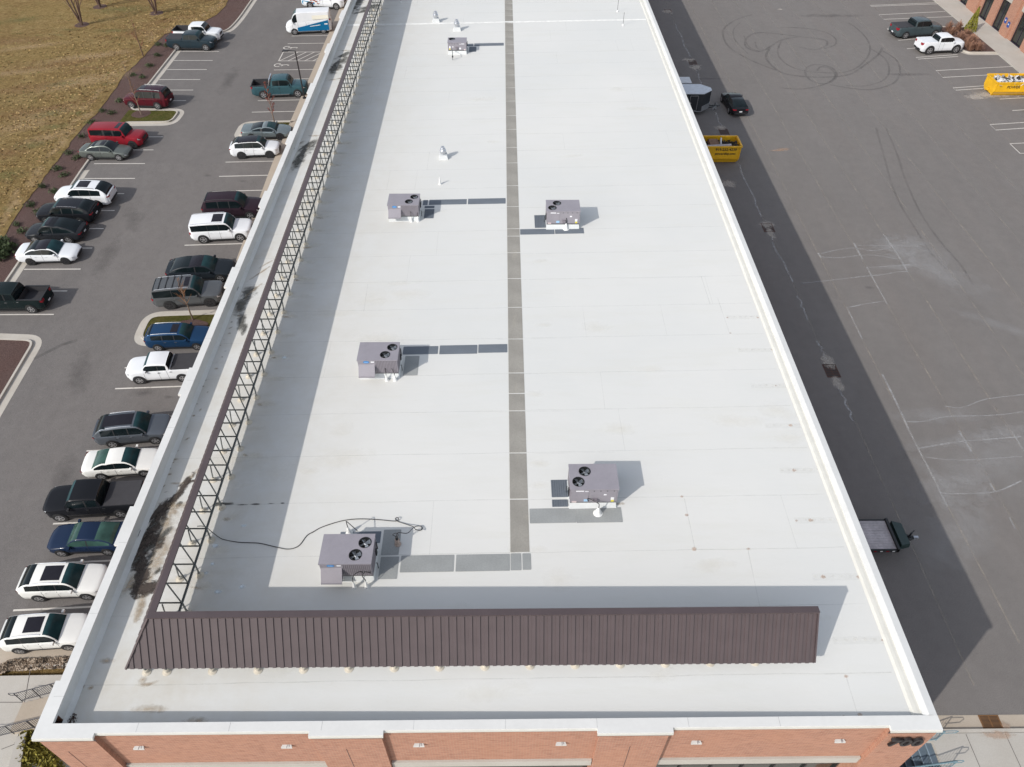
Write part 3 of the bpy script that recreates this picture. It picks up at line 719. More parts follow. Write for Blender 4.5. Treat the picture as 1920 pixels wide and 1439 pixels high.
# seams, batten
dz = lambda x, y: deck(x, y)
SE = []
ylist = [11.08, 13.71, 16.19, 18.8, 21.39, 23.97, 26.48, 29.15, 31.67, 34.17, 36.69]
while ylist[-1] < 150: ylist.append(ylist[-1]+2.53)
for y in ylist:
    pts = [(-15.0+28.6*k/24, y+random.uniform(-.02, .02)) for k in range(25)]
    SE.append(strip(pts, .035, dz, .003))
    if random.random() < .5:
        a = random.uniform(-14, 8); SE.append(strip([(a, y-.08), (a+random.uniform(2, 6), y-.08)], .02, dz, .003))
for (u, v, u2, v2) in ((1283, 935, 1303, 1029), (1345, 558, 1368, 626), (1118, 870, 1128, 935), (1535, 1143, 1540, 1150), (1586, 1268, 1608, 1340), (690, 532, 682, 584), (1402, 1030, 1425, 1140)):
    a, b = K(u, v), K(u2, v2); SE.append(strip([a, b], .035, dz, .0034))
for k in range(60):
    i = random.randrange(0, len(ylist)-1); x = random.uniform(-14, 13); SE.append(strip([(x, ylist[i]), (x+random.uniform(-.03, .03), ylist[i+1])], .022, dz, .0034))
B('lap_seams', join(SE), M_LAP, roof, fix=False)
yb = K(960, 41.5).y
bt = MB()
bt.add([(-15.1, yb-.22, deck(-15.1, 0)+.004), (13.7, yb-.22, deck(13.7, 0)+.004), (-15.1, yb, deck(-15.1, 0)+.055), (13.7, yb, deck(13.7, 0)+.055), (-15.1, yb+.22, deck(-15.1, 0)+.004), (13.7, yb+.22, deck(13.7, 0)+.004)], [(0, 1, 3, 2), (2, 3, 5, 4)])
B('expansion_joint', bt, mat('white_membrane_cap', (.70, .70, .67), .5), roof)
zr = Z(.3753, 1100, 560); zq = Z(.2085, 1470, 1080)
M_CSTR = worn('grey_cover_strip', (.46, .45, .41), .2, .8, 2, .09); dots = []
for pa, pb in ((zr(700, 95), zr(860, 95)), (zr(755, 258), zr(935, 258)), (zr(820, 437), zr(1012, 437)), (zr(890, 636), zr(1090, 636)), (zr(965, 860), zr(1170, 860)), (zr(1040, 1110), zr(1272, 1108)), (zr(1128, 1392), zr(1378, 1390)), (zq(440, 583), zq(930, 578))):
    a, b = K(*pa), K(*pb); B('cover_strip', strip([a, b], .30, dz, .0036), M_CSTR, roof, fix=False)
    for k in range(6):
        t = .06+.88*k/5; x = a.x+(b.x-a.x)*t; dots.append(((x, a.y+.02), .10, .08, 0))
stains('cover_plate_stain', dots, S_TAN, deck, roof)
stains('rust_stain', [(K(*p), r, r*.8, 0) for p, r in ((zr(1018, 634), .12), (zr(1034, 858), .13), (zr(1120, 1108), .13), (zr(1047, 1110), .08), (zr(1358, 1391), .12), (zr(1182, 1391), .12), (zr(925, 257), .08), (zr(945, 436), .08), (zr(703, 96), .08), (zr(855, 96), .08), (zq(885, 578), .07), (zr(1245, 938), .08), (zr(538, 1252), .14), (zr(500, 1083), .1), (zr(807, 1252), .1), (zr(475, 990), .08), (zq(820, 278), .1), (zq(560, 905), .1), (zq(1060, 888), .12), (zq(680, 1250), .12), (zq(535, 1268), .08), (zr(718, 174), .07))] , S_RUST, deck, roof)
z9 = Z(.2224, 200, 840); za = Z(.25, 420, 0)
def sk(l): return [(K(*p), a, b, an) for (p, a, b, an) in l]
stains('debris_stain', sk([
     (z9(690, 293), .55, .16, 25), (z9(620, 370), 1.3, .24, 75), (z9(560, 440), .6, .22, 60), (z9(490, 490), .6, .25, 40), (z9(440, 560), 1.0, .28, 75), (z9(390, 650), 1.0, .33, 70), (z9(345, 730), 1.0, .5, 65), (z9(370, 790), .75, .62, 0), (z9(300, 850), 1.0, .55, 75), (z9(280, 930), .8, .35, 90),
     (z9(290, 1010), .8, .3, 100), (z9(300, 1090), .8, .36, 95), (z9(330, 1190), .55, .45, 0), (z9(275, 1195), .5, .35, 90), (z9(410, 540), .9, .3, 60), (z9(280, 770), .5, .25, 60), (z9(345, 1175), .8, .3, 20)]), S_DARK, deck, roof)
z2_ = Z(.271, 0, 280); zt = Z(.1668, 600, 0)
stains('soot_stain', sk([(z2_(1700, 1000), .9, .75, 60), (z2_(1665, 1080), 1.2, .5, 80), (z2_(1670, 1180), 1.2, .32, 100), (z2_(1690, 1250), .6, .2, 90), (za(840, 480), 2.0, .8, 60), (za(820, 520), 1.6, .85, 80), (za(865, 420), 1.6, .6, 40), (za(570, 1160), 1.8, .75, 60), (za(600, 1100), 1.6, .6, 50), (za(555, 1220), 1.5, .5, 80), (za(1000, 20), 4, .8, 80), (za(1010, 60), 2.6, .9, 20), (za(985, 90), 2.2, .5, 20),
    ((425, 945), .45, .09, 0), ((452, 947), .35, .07, 0), ((478, 946), .25, .06, 0), ((408, 946), .3, .12, 10), ((508, 945), .2, .05, 0), ((530, 944), .12, .05, 0)]), S_SOOT, deck, roof)
stains('gutter_dirt', sk([(z9(random.gauss(420, 60)-(k%12)*14+40, 480+(k%12)*62), random.uniform(.15, .5), random.uniform(.08, .2), random.uniform(40, 100)) for k in range(36)]), S_SOOT, deck, roof)
stains('gutter_dirt', sk([((455-k*4.6+random.uniform(-14, 10), 560+k*11), random.uniform(.05, .18), random.uniform(.04, .1), random.uniform(0, 90)) for k in range(45)]), S_BROWN, deck, roof)
stains('brown_stain', sk([(z9(720, 240), .8, .18, 60), (z9(470, 600), 1.3, .5, 70), (z9(460, 720), 1.5, .5, 75), (z9(440, 930), 1.8, .45, 80), (z9(300, 1290), 1.2, .25, 95), (z9(280, 1380), .6, .2, 90), (z9(190, 1150), .9, .4, 70), (z9(600, 490), .8, .3, 0), (z9(560, 100), .3, .1, 0), (z9(590, 300), .4, .1, 0),
    ((268, 1275), .25, .16, 0), ((283, 1283), .35, .12, 20), ((272, 1284), .1, .4, 90), ((170, 1290), .14, .12, 0), ((155, 1288), .12, .1, 0), ((142, 1252), .1, .1, 0), ((195, 1165), .15, .06, 0), ((200, 1240), .4, .15, 0), ((280, 1330), .2, .8, 90), ((370, 1352), .6, .2, 0),
    ((635, 148), 1, .2, 20), ((632, 132), .8, .15, 10), ((648, 95), .8, .15, 0), ((560, 268), .6, .3, 30), ((575, 275), .6, .2, 0), ((590, 255), .6, .2, 0), ((488, 512), 1.2, .10, 55), ((475, 545), .9, .12, 60), ((500, 495), .8, .1, 50),
    ((690, 707), .6, .10, 0), ((765, 404), .5, .12, 0), ((1085, 905), .7, .3, 0), ((1155, 945), .5, .1, 0)]), S_BROWN, deck, roof)
tn = []
for k in range(46): tn.append((K(random.uniform(350, 1500), random.uniform(150, 1320)), random.uniform(.5, 2.2), random.uniform(.2, .7), random.uniform(-10, 10)))
for k in range(40):
    y = 12+k*1.64*1.0; tn.append(((-11.7+random.uniform(-.1, .1), y+2.9), random.uniform(.5, .9), random.uniform(.25, .45), random.uniform(-20, 20)))
for v in (1020, 900, 860, 730, 600, 480): tn.append((K(964, v), .8, .3, 80)); tn.append((K(1005+random.uniform(-5, 20), v+10), .6, .25, 0))
stains('faint_stain', tn, S_TAN, deck, roof)
zc = Z(.25, 160, 760)
stains('boot_dirt', [((-11.95+random.uniform(-.1, .25), 14.9+1.64*k+random.uniform(-.2, .1)), random.uniform(.15, .4), random.uniform(.06, .14), random.uniform(-25, 10)) for k in range(0, 26, 2)], S_BROWN, deck, roof)
stains('boot_dirt', [((-11.6+random.uniform(-.2, .4), 14.9+1.64*k), random.uniform(.5, 1.0), random.uniform(.18, .30), random.uniform(-10, 10)) for k in range(26)], S_TAN, deck, roof)
stains('pale_patch', sk([(zc(975, 1055), .15, .12, 0), (zc(955, 1192), .15, .12, 0), (zc(908, 1260), .15, .12, 0), (zc(995, 1400), .2, .12, 0), (zc(1190, 905), .18, .12, 0), (zc(1175, 1365), .2, .15, 0), ((533, 671), .2, .15, 0)]), S_PALE, deck, roof)
for nm_, (u, v), r_, lab in (('leaf_litter', (125, 1352), .28, 'small dark pile of wet leaves in the inner left corner of the roof'), ('leaf_litter', (1727, 1335), .12, 'tiny pile of brown leaves in the inner right corner of the roof')):
    c = K(u, v); mb = MB()
    for k in range(140):
        a = random.uniform(0, 6.28); r0 = r_*random.random()**.6*1.3; h = .10*(1-r0/(r_*1.3))
        p = c+Vector((r0*math.cos(a), r0*math.sin(a)*.8, random.uniform(0, h)+.01)); s_ = random.uniform(.02, .05); q = Vector((random.uniform(-1, 1), random.uniform(-1, 1), .4)).normalized()*s_; q2 = Vector((random.uniform(-1, 1), random.uniform(-1, 1), .3)).normalized()*s_
        mb.quad(p-q, p-q2, p+q, p+q2)
    o = link(nm_, mb, mat('wet_leaf', (.05, .028, .02), .8, noise=((9, .5),)), fix=False); tag(o, lab, 'leaves', None, 'stuff')

# ------------------------------------------------------------------ scuppers in the left parapet
for (u, v, l) in ((261, 1002, 'nearest small black scupper opening in the left parapet, beside the big dark stain'), (446, 543, 'small black scupper opening in the left parapet beyond the second dark stain'), (552, 281, 'small black scupper opening in the left parapet near the far soot stain'), (500, 423, 'small dark outlet box on the left parapet'), (599, 170, 'small dark box on the inner face of the far left parapet')):
    d = (u-960)/F_*RR-(v-719.5)/F_*UU+fwd; t = -15.11/d.x; p = d*t
    s_ = thing('scupper', l, 'scupper', (-15.105, p.y, CZ+p.z), 0, 'scuppers in the left parapet')
    link('opening', MB().box(0, .012, -.16, .16, -.09, .09), M_BLK, s_)
    link('frame', MB().box(-.005, .02, -.19, -.16, -.12, .12).box(-.005, .02, .16, .19, -.12, .12).box(-.005, .02, -.16, .16, .09, .12), M_CLEAN, s_)

# ================================================================== EQUIPMENT SCREEN
scr = thing('equipment_screen', 'dark brown ribbed metal screen leaning inwards along the front and left of the roof', 'roof screen', (-13.17, 11.24, 7.8))
BX, TX, BY, TY_, ZB, ZT_, XE, YE = -13.17, -12.21, 11.24, 12.34, 8.74, 10.32, 10.79, 118.0
def ribpanel(front):
    mb = MB(); L = (XE-BX) if front else (YE-BY); per = .273; n = int(L/per)
    sl = Vector((0, TY_-BY, ZT_-ZB)) if front else Vector((TX-BX, 0, ZT_-ZB))
    nrm = Vector((0, -(ZT_-ZB), TY_-BY)).normalized() if front else Vector((-(ZT_-ZB), 0, TX-BX)).normalized()
    lean = (TX-BX) if front else (TY_-BY)
    prof = []
    for k in range(n+1):
        s0 = k*per
        for (o, h) in ((0, 0), (.13, 0), (.138, .034), (.262, .034), (.2725, 0)):
            if s0+o <= L: prof.append((s0+o, h))
    prof.append((L, 0))
    for (s, h) in prof:
        t = min(1.0, s/lean)
        p0 = (Vector((BX+s, BY, ZB)) if front else Vector((BX, BY+s, ZB)))+nrm*h
        mb.v += [p0, p0+sl*t]
    for i in range(len(prof)-1): mb.f.append((2*i, 2*i+2, 2*i+3, 2*i+1))
    return mb
B2 = lambda name, mb, m, par=None, **k: link(name, mb, m, par or scr, world=True, **k)
B2('ribbed_panel', ribpanel(True), M_BROWN, fix=False)
B2('ribbed_panel', ribpanel(False), M_BROWN, fix=False)
# back sheets give the panels thickness
B2('backing_sheet', MB().add([(BX+.04, BY+.03, ZB), (XE, BY+.03, ZB), (XE, TY_+.03, ZT_-.02), (TX+.04, TY_+.03, ZT_-.02), (BX+.03, YE, ZB), (TX+.03, YE, ZT_-.02)], [(0, 1, 2, 3), (0, 3, 5, 4)]), M_BROWN, fix=False)
cap = MB()
cap.box(TX-.06, XE+.01, TY_-.07, TY_+.17, ZT_, ZT_+.07)
cap.box(TX-.06, TX+.17, TY_+.172, YE, ZT_, ZT_+.07)
B2('cap_flashing', cap, M_BROWN)
hip = MB().obox((BX-.02, BY-.02, ZB+.02), (TX-.03, TY_-.03, ZT_+.03), .07, .05); B2('hip_flashing', hip, M_BROWN)
B2('end_trim', MB().obox((XE-.01, BY, ZB+.03), (XE-.01, TY_, ZT_+.03), .05, .06), M_BROWN)
RX = -12.0
B2('rail', MB().obox((RX, TY_+.12, ZB+.02), (RX, YE, ZB+.02), .07, .07), M_STEEL)
B2('rail', MB().obox((RX, TY_+.15, ZB+.02), (XE-.05, TY_+.15, ZB+.02), .08, .08), M_STEEL)
bootprof = [(.17, .004), (.165, .02), (.09, .05), (.075, .16), (.045, .17)]
M_BOOT = mat('tan_stained_boot', (.56, .51, .42), .7)
boot_me = None
def boot(x, y, par):
    z = deck(x, y); return link('boot', MB().lathe(bootprof, (x, y, z), 12), M_BOOT, par, smooth=True, world=True)
k = 0; y = 14.52-.81
while y < 80:
    fr = MB(); fr.obox((BX+.06, y, ZB+.03), (RX-.04, y, ZB+.03), .045, .045)
    fr.obox((TX+.10, y-.01, ZT_), (RX, y-.01, ZB+.07), .038, .038)
    leg = (k % 2 == 0)
    if leg:
        fr.obox((RX-.04, y+.06, ZB-.02), (RX-.1, y+.08, deck(RX, y)+.02), .05, .05)
        fr.tube(smoothpts([(BX+.45, y-.05, ZB), (BX+.38, y-.06, ZB-.45), (BX+.32, y-.07, deck(-12.8, y)+.02)], 4), .028, 6)
    f_ = B2('support_frame', fr, M_STEEL)
    if leg: boot(RX-.1, y+.08, f_); boot(BX+.32, y-.07, f_)
    y += .81; k += 1
rest = MB()
while y < YE:
    rest.obox((BX+.06, y, ZB+.03), (RX-.04, y, ZB+.03), .055, .055); rest.obox((TX+.10, y-.01, ZT_), (RX, y-.01, ZB+.07), .05, .05); y += .81
for k in range(15):
    x = -12.9 if k == 0 else K(314+85*(k-1), 1258).x
    if x > XE-.2: break
    fr = MB().obox((x, BY+.03, ZB+.02), (x, TY_+.1, ZB+.02), .055, .055).obox((x, BY+.33, ZB), (x, BY+.30, deck(x, 0)+.02), .05, .05)
    if k: fr.obox((x, TY_+.1, ZT_-.02), (x, TY_+.12, deck(x, 0)), .05, .05)
    f_ = B2('support_frame', fr, M_STEEL); boot(x, BY+.30, f_)

# ================================================================== VEHICLES
def paint(name, col, metal=.0, rough=.32): return mat('paint_'+name, col, rough*.8, metal, .12, .08, noise=((.7, .05),))
M_CGLASS = mat('car_glass', (.007, .012, .014), .10, 0, .3, noise=((1.1, .3),))
M_WSH = mat('windshield_glass', (.020, .055, .062), .12, 0, .14, noise=((1.1, .35),))  # reflected sky put into the base colour as teal
M_CGLASSG = mat('car_glass_green', (.035, .08, .066), .10, 0, .35, noise=((1.1, .4),))
M_TYREM = mat('tyre_rubber', (.016, .016, .017), .8)
M_RIM = mat('alloy_rim', (.50, .50, .51), .3, .7)
M_RIMD = mat('dark_rim', (.05, .05, .055), .35, .5)
M_TAIL = mat('red_tail_lamp', (.27, .010, .02), .2)
M_HEAD = mat('head_lamp_lens', (.62, .64, .66), .12, .2)
M_CHROME = mat('chrome_trim', (.62, .63, .65), .15, .9)
M_PLATE = mat('number_plate', (.65, .66, .68), .4)
M_TRIM = mat('black_car_trim', (.018, .018, .02), .5)
M_PANO = mat('black_roof_glass', (.014, .013, .018), .15, 0, .3)
M_COVER = mat('grey_black_bed_cover', (.035, .034, .038), .75)
def sstep(a, b, x):
    t = max(0, min(1, (x-a)/(b-a))) if b != a else float(x >= a); return t*t*(3-2*t)
def interp(tab, x):
    if x <= tab[0][0]: return tab[0][1]
    for (a, va), (b, vb) in zip(tab, tab[1:]):
        if x <= b: return va+(vb-va)*(x-a)/(b-a)
    return tab[-1][1]
# per kind: L W H wheelbase front-overhang tyre radius; s-values measured from the nose (0) to the tail (1)
KIND = {
 'suv':   dict(L=4.78, W=1.88, H=1.72, WB=2.78, FO=.92, R=.36, belt=[(0, .80), (.03, .92), (.25, 1.04), (.5, 1.06), (1, 1.12)], wb=.27, wt=.415, rt=.80, rb=.975, rw=.74, we=.875),
 'boxy':  dict(L=4.90, W=1.90, H=1.82, WB=2.80, FO=.88, R=.38, belt=[(0, .92), (.02, 1.02), (.27, 1.12), (1, 1.16)], wb=.28, wt=.36, rt=.965, rb=.99, rw=.84),
 'sedan': dict(L=4.80, W=1.84, H=1.45, WB=2.80, FO=.90, R=.34, belt=[(0, .62), (.04, .74), (.27, .90), (.6, .94), (.86, 1.0), (.97, .98), (1, .90)], wb=.27, wt=.43, rt=.645, rb=.845, rw=.71),
 'fast':  dict(L=4.90, W=1.90, H=1.45, WB=2.86, FO=.90, R=.35, belt=[(0, .62), (.04, .74), (.27, .90), (.6, .95), (.9, 1.04), (1, .96)], wb=.26, wt=.43, rt=.60, rb=.925, rw=.72),
 'sport': dict(L=4.55, W=1.92, H=1.23, WB=2.70, FO=.95, R=.34, belt=[(0, .50), (.04, .60), (.22, .78), (.5, .84), (.85, .95), (1, .90)], wb=.27, wt=.46, rt=.56, rb=.80, rw=.66),
 'pickup':dict(L=5.60, W=1.96, H=1.88, WB=3.50, FO=.95, R=.40, belt=[(0, .98), (.02, 1.10), (.25, 1.20), (.64, 1.24), (.65, 1.28), (1, 1.28)], wb=.255, wt=.345, rt=.605, rb=.635, rw=.79, bed=.65),
 'van':   dict(L=5.60, W=2.05, H=2.55, WB=3.55, FO=1.0, R=.36, belt=[(0, .92), (.03, 1.08), (.13, 1.28), (.27, 1.42), (1, 1.78)], wb=.12, wt=.27, rt=.985, rb=.998, rw=.86),
}
def vehicle(name, kind, label, cat, col, group='', pillars=None, roof=None, glass=None, rim=None, bed=None, rails=None, sunroof=None, grille=None, clad=False, **kw):
    K_ = dict(KIND[kind]); K_.update(kw)
    L, W, H, WB, FO, Rw = (K_[q] for q in ('L', 'W', 'H', 'WB', 'FO', 'R'))
    wb, wt, rt, rb, rw = (K_[q] for q in ('wb', 'wt', 'rt', 'rb', 'rw'))
    t = thing(name, label, cat, (0, 0, 0), 0, group or None)
    X = lambda s: L/2-s*L
    bedS = K_.get('bed')
    st = sorted(set([0, .008, .025, .05, .09, .14, .2, wb, wt, rt, rb, .93, .965, .985, .995, 1]+[wb+(wt-wb)*k/5 for k in range(6)]+[rt+(rb-rt)*k/5 for k in range(6)]+[wt+(rt-wt)*k/8 for k in range(9)]+([bedS, bedS+.001] if bedS else [])))
    st = [s for i, s in enumerate(st) if s <= 1]
    def hw(s):
        a = 1-.30*(1-sstep(0, .085, s))**1.6-.17*(1-sstep(0, .06, 1-s))**1.6
        return W/2*a*(1-.02*math.sin(math.pi*s))
    def zb(s): return .26+.10*(1-sstep(0, .06, s))+.12*(1-sstep(0, .08, 1-s))
    def belt(s): return interp(K_['belt'], s)
    axf, axr = FO/L, (FO+WB)/L
    def flare(s): return .025*(math.exp(-((s-axf)*L/.42)**2)+math.exp(-((s-axr)*L/.42)**2))
    rows = 9
    def sect(s):
        w_, b, z0 = hw(s)+flare(s), belt(s), zb(s); dome = .05 if s < wb else .03
        return [(w_*.90, z0), (w_*.985, z0+.10), (w_, z0+(b-z0)*.45), (w_*.975, z0+(b-z0)*.62), (w_*.985, z0+(b-z0)*.80), (w_*.94, b-.035), (w_*.86, b), (w_*.5, b+dome*.7), (0, b+dome)]
    body = MB(); n = len(st)
    for s in st:
        h = sect(s); full = [(y, z) for y, z in h]+[(-y, z) for y, z in h[::-1][1:]]
        for (y, z) in full: body.v.append(Vector((X(s), y, z)))
    m = 2*rows-1
    for i in range(n-1):
        for j in range(m-1):
            sm = (st[i]+st[i+1])/2
            if bedS and bed is not None and sm > bedS+.0005 and 6 <= j <= m-8: continue      # open top of the load bed
            body.f.append((i*m+j, i*m+j+1, (i+1)*m+j+1, (i+1)*m+j))
    body.f.append(tuple(range(m))[::-1]); body.f.append(tuple((n-1)*m+j for j in range(m)))
    for i in range(n-1): body.f.append((i*m, (i+1)*m, (i+1)*m+m-1, i*m+m-1))
    # greenhouse
    gs = [s for s in st if wb <= s <= rb]
    def top(s):
        if s < wt: q = (s-wb)/(wt-wb); return belt(s)+.03+(H-.03-belt(s)-.03)*math.sin(q*math.pi/2)**(.92 if kind != 'sport' else .8)
        if s > rt:
            q = (s-rt)/(rb-rt); return belt(s)+.03+(H-.05-belt(s)-.03)*(math.cos(q*math.pi/2)**(.85 if kind in ('fast', 'sedan', 'sport') else .7))
        return H-.03-.05*((s-wt)/(rt-wt))**2*(1 if kind != 'van' else 0)+.03*math.sin(math.pi*(s-wt)/(rt-wt))
    def gsec(s):
        z1 = top(s); z0 = belt(s)-.01; q = (z1-z0)/(H-z0); bw = hw(s)*.925; tw_ = min(bw-.01, W/2*rw*(.97+.03*math.sin(math.pi*s)))
        ew = bw+(tw_-bw)*min(1, q)**.9
        P0 = (bw, z0); P3 = (ew, z1-.05*min(1, q*3)); d = (P3[0]-P0[0], P3[1]-P0[1])
        return [P0, (P0[0]+d[0]*.05, P0[1]+d[1]*.05), (P0[0]+d[0]*.90, P0[1]+d[1]*.90), P3, (ew*.93, z1-.008), (ew*.8, z1), (ew*.4, z1+.018*min(1, q*3)), (0, z1+.024*min(1, q*3))]
    g0 = len(body.v); mg = 15; side = {}
    for s in gs:
        h = gsec(s); full = h+[(-y, z) for y, z in h[::-1][1:]]
        for (y, z) in full: body.v.append(Vector((X(s), y, z)))
    parts = {}
    pil = pillars or ([(.50, .515), (.69, .705)] if kind in ('suv', 'boxy') else [(.53, .545)])
    if kind == 'pickup': pil = pillars if pillars is not None else [(.475, .49)]
    sa, sb_ = K_.get('wa', wb+.03), K_.get('we', rb-.035)
    def pkey(i, j):
        s = (gs[i]+gs[i+1])/2
        if j in (1, 12):
            if sa < s < sb_ and s > wb+.02:
                for k_, (p, q) in enumerate(pil):
                    if p < s < q: return ('pillar', j, k_)
                idx = sum(1 for p, q in pil if s >= q)
                return ('side_window', j, idx)
            return None
        if 4 <= j <= 9:
            if wb < s < wt-.002: return ('windshield', 0, 0)
            if rt+.004 < s < rb: return ('rear_window', 0, 0)
            if roof is not None and wt-.002 <= s <= rt+.004: return ('roof', 0, 0)
        if 3 <= j <= 10 and roof is not None and wt-.002 <= s <= rt+.004: return ('roof', 0, 0)
        return None
    # refine stations so pillars are narrow: split faces by inserting pillar stations
    if True:
        extra = []
        for p, q in pil: extra += [p, q]
        extra += [sa, sb_]
        new = sorted(set([round(x, 5) for x in gs+[e for e in extra if wb < e < rb]]))
        body.v = body.v[:g0]; gs = new
        for s in gs:
            h = gsec(s); full = h+[(-y, z) for y, z in h[::-1][1:]]
            for (y, z) in full: body.v.append(Vector((X(s), y, z)))
    for i in range(len(gs)-1):
        for j in range(mg-1):
            f = (g0+i*mg+j, g0+i*mg+j+1, g0+(i+1)*mg+j+1, g0+(i+1)*mg+j); k_ = pkey(i, j)
            if K_.get('panel_van') and k_ and (k_[0] in ('rear_window', 'pillar') or (k_[0] == 'side_window' and k_[2] > 0)): k_ = None
            if k_ is None: body.f.append(f)
            else: parts.setdefault(k_, []).append(f)
    V = body.v
    bo = link('body', body, col, t, smooth=True)
    for (nm, a_, b_), fs in parts.items():
        mm = MB(); mp = {}
        for f in fs:
            for q in f:
                if q not in mp: mp[q] = len(mm.v); mm.v.append(V[q])
            mm.f.append(tuple(mp[q] for q in f))
        link(nm, mm, (roof if nm == 'roof' else M_TRIM if nm == 'pillar' else M_WSH if nm == 'windshield' and glass is None else (glass or M_CGLASS) if nm != 'rear_window' else (K_.get('rglass') or glass or M_CGLASS)), t, smooth='all')
    # lower bumpers, sills
    for s0, s1 in ((0, .012), (.99, 1.002)):
        w_ = hw(.5*(s0+s1))*.9; z = zb(s0); link('bumper', MB().box(X(s1)-(.01 if s1 > .9 else 0), X(s0)+(.012 if s0 == 0 else 0), -w_, w_, z+.02, z+.20), M_TRIM, t)
    for sd in (-1, 1): link('sill', MB().box(X(axr)+Rw*1.1, X(axf)-Rw*1.1, min(sd*(hw(.5)*.985), sd*(hw(.5)*.90)), max(sd*(hw(.5)*.985), sd*(hw(.5)*.90)), .20, .30 if not clad else .36), M_TRIM, t)
    # wheels
    rimm = rim or M_RIM
    for ax in (axf, axr):
        x = X(ax)
        for sd in (-1, 1):
            yo = hw(ax)+.005
            if clad: link('wheel_arch', MB().lathe([(Rw+.10, yo*1.0+.004), (Rw+.10, yo+.028), (Rw+.02, yo+.034)], (x, 0, Rw), 22, 'y') if sd > 0 else MB().lathe([(Rw+.10, -yo-.004), (Rw+.10, -yo-.028), (Rw+.02, -yo-.034)], (x, 0, Rw), 22, 'y'), M_TRIM, t)
            else: link('wheel_arch', MB().lathe([(Rw+.055, sd*(yo-.03)), (Rw+.055, sd*(yo+.027))], (x, 0, Rw), 22, 'y'), M_BLK, t)
            yi = yo-.20; yw = yo+.045
            wh = link('wheel', MB().lathe([(Rw*.6, sd*yi), (Rw*.97, sd*yi), (Rw, sd*(yi+.03)), (Rw, sd*(yw-.03)), (Rw*.96, sd*yw), (Rw*.68, sd*(yw+.001)), (Rw*.66, sd*(yw-.02))], (x, 0, Rw), 22, 'y'), M_TYREM, t, smooth=True)
            rm = MB(); ns = 5
            for q in range(ns):
                a = q*2*math.pi/ns+.3; c, s_ = math.cos(a), math.sin(a)
                rm.obox((x+c*.05, sd*(yw+.004), Rw+s_*.05), (x+c*Rw*.64, sd*(yw-.004), Rw+s_*Rw*.64), .075, .02, Vector((0, 1, 0)))
            rm.lathe([(.07, sd*(yw-.01)), (.07, sd*(yw+.014)), (.03, sd*(yw+.016))], (x, 0, Rw), 10, 'y')
            n0 = 20
            for q in range(n0):
                a, b2 = 2*math.pi*q/n0, 2*math.pi*(q+1)/n0
                rm.quad(*[(x+r_*math.cos(g), sd*(yw+.003), Rw+r_*math.sin(g)) for r_, g in ((Rw*.68, a), (Rw*.68, b2), (Rw*.58, b2), (Rw*.58, a))])
            link('rim', rm, rimm, wh, fix=False)
    # lamps, grille, plate
    zf = interp(K_['belt'], .03); zr = interp(K_['belt'], .97)
    for sd in (-1, 1):
        a, b = hw(.012)*.98, hw(.05)*1.005; zt = zf-.05
        pts = [(X(.004)+.012, sd*a*.62, zt-.16), (X(.004)+.012, sd*a*.62, zt-.03), (X(.055), sd*(b+.012), zt), (X(.055), sd*(b+.014), zt-.12), (X(.018), sd*(hw(.018)+.015), zt-.17)]
        link('headlight', MB().add(pts+[(p[0]-.05, p[1]*.93, p[2]+.012) for p in pts], [(0, 1, 2, 4), (2, 3, 4), (5, 9, 7, 6), (1, 6, 7, 2), (0, 5, 6, 1)]), M_HEAD, t)
        b = hw(.975)+.012; e = hw(.995); zt = zr-.04; hh = .13 if kind not in ('pickup', 'van', 'boxy') else .26
        pts = [(X(.972), sd*b, zt-hh*.7), (X(.972), sd*b, zt), (X(.998)-.012, sd*(e+.004), zt), (X(.998)-.012, sd*(e+.006), zt-hh), (X(1)-.014, sd*e*.62, zt-hh*.9), (X(1)-.014, sd*e*.62, zt)]
        link('taillight', MB().add(pts, [(0, 1, 2, 3), (2, 5, 4, 3)]), M_TAIL, t, fix=False)
        zm = belt(wb+.07); mx_ = X(wb+.055); yb_ = hw(wb+.05)*.93
        link('wing_mirror', MB().box(mx_-.06, mx_+.08, *sorted((sd*(yb_+.03), sd*(yb_+.22))), zm+.0, zm+.14), col if kind != 'pickup' or not K_.get('blackmirror') else M_TRIM, t)
        for hx in ((.49, .66) if kind not in ('sport', 'van') and not K_.get('twodoor') else (.5,)):
            yy = hw(hx)*.99; z = belt(hx)-.15
            link('door_handle', MB().box(X(hx)-.09, X(hx)+.09, *sorted((sd*yy, sd*(yy+.035))), z-.015, z+.015), K_.get('handle', col), t)
    for sd in (-1, 1):
        for q in ([sa-.01, pil[0][0]+.008]+([pil[1][0]] if len(pil) > 1 else [min(sb_, pil[0][0]+.19)])):
            sm_ = MB(); pp = [Vector((X(q), sd*(y_+.005), z_)) for y_, z_ in sect(q)[1:6]]; sm_.v = [p+Vector((o, 0, 0)) for p in pp for o in (-.008, .008)]; sm_.f = [(2*i, 2*i+1, 2*i+3, 2*i+2) for i in range(4)]; link('door_seam', sm_, M_BLK, t, fix=False)
    wg = hw(.004)*.55; link('grille', MB().box(X(.002)-.0, X(0)+.022, -wg, wg, zf-.36, zf-.12), grille or M_TRIM, t)
    link('number_plate', MB().box(X(1)-.03, X(1), -.16, .16, .62 if kind != 'pickup' else .55, .74 if kind != 'pickup' else .67), M_PLATE, t)
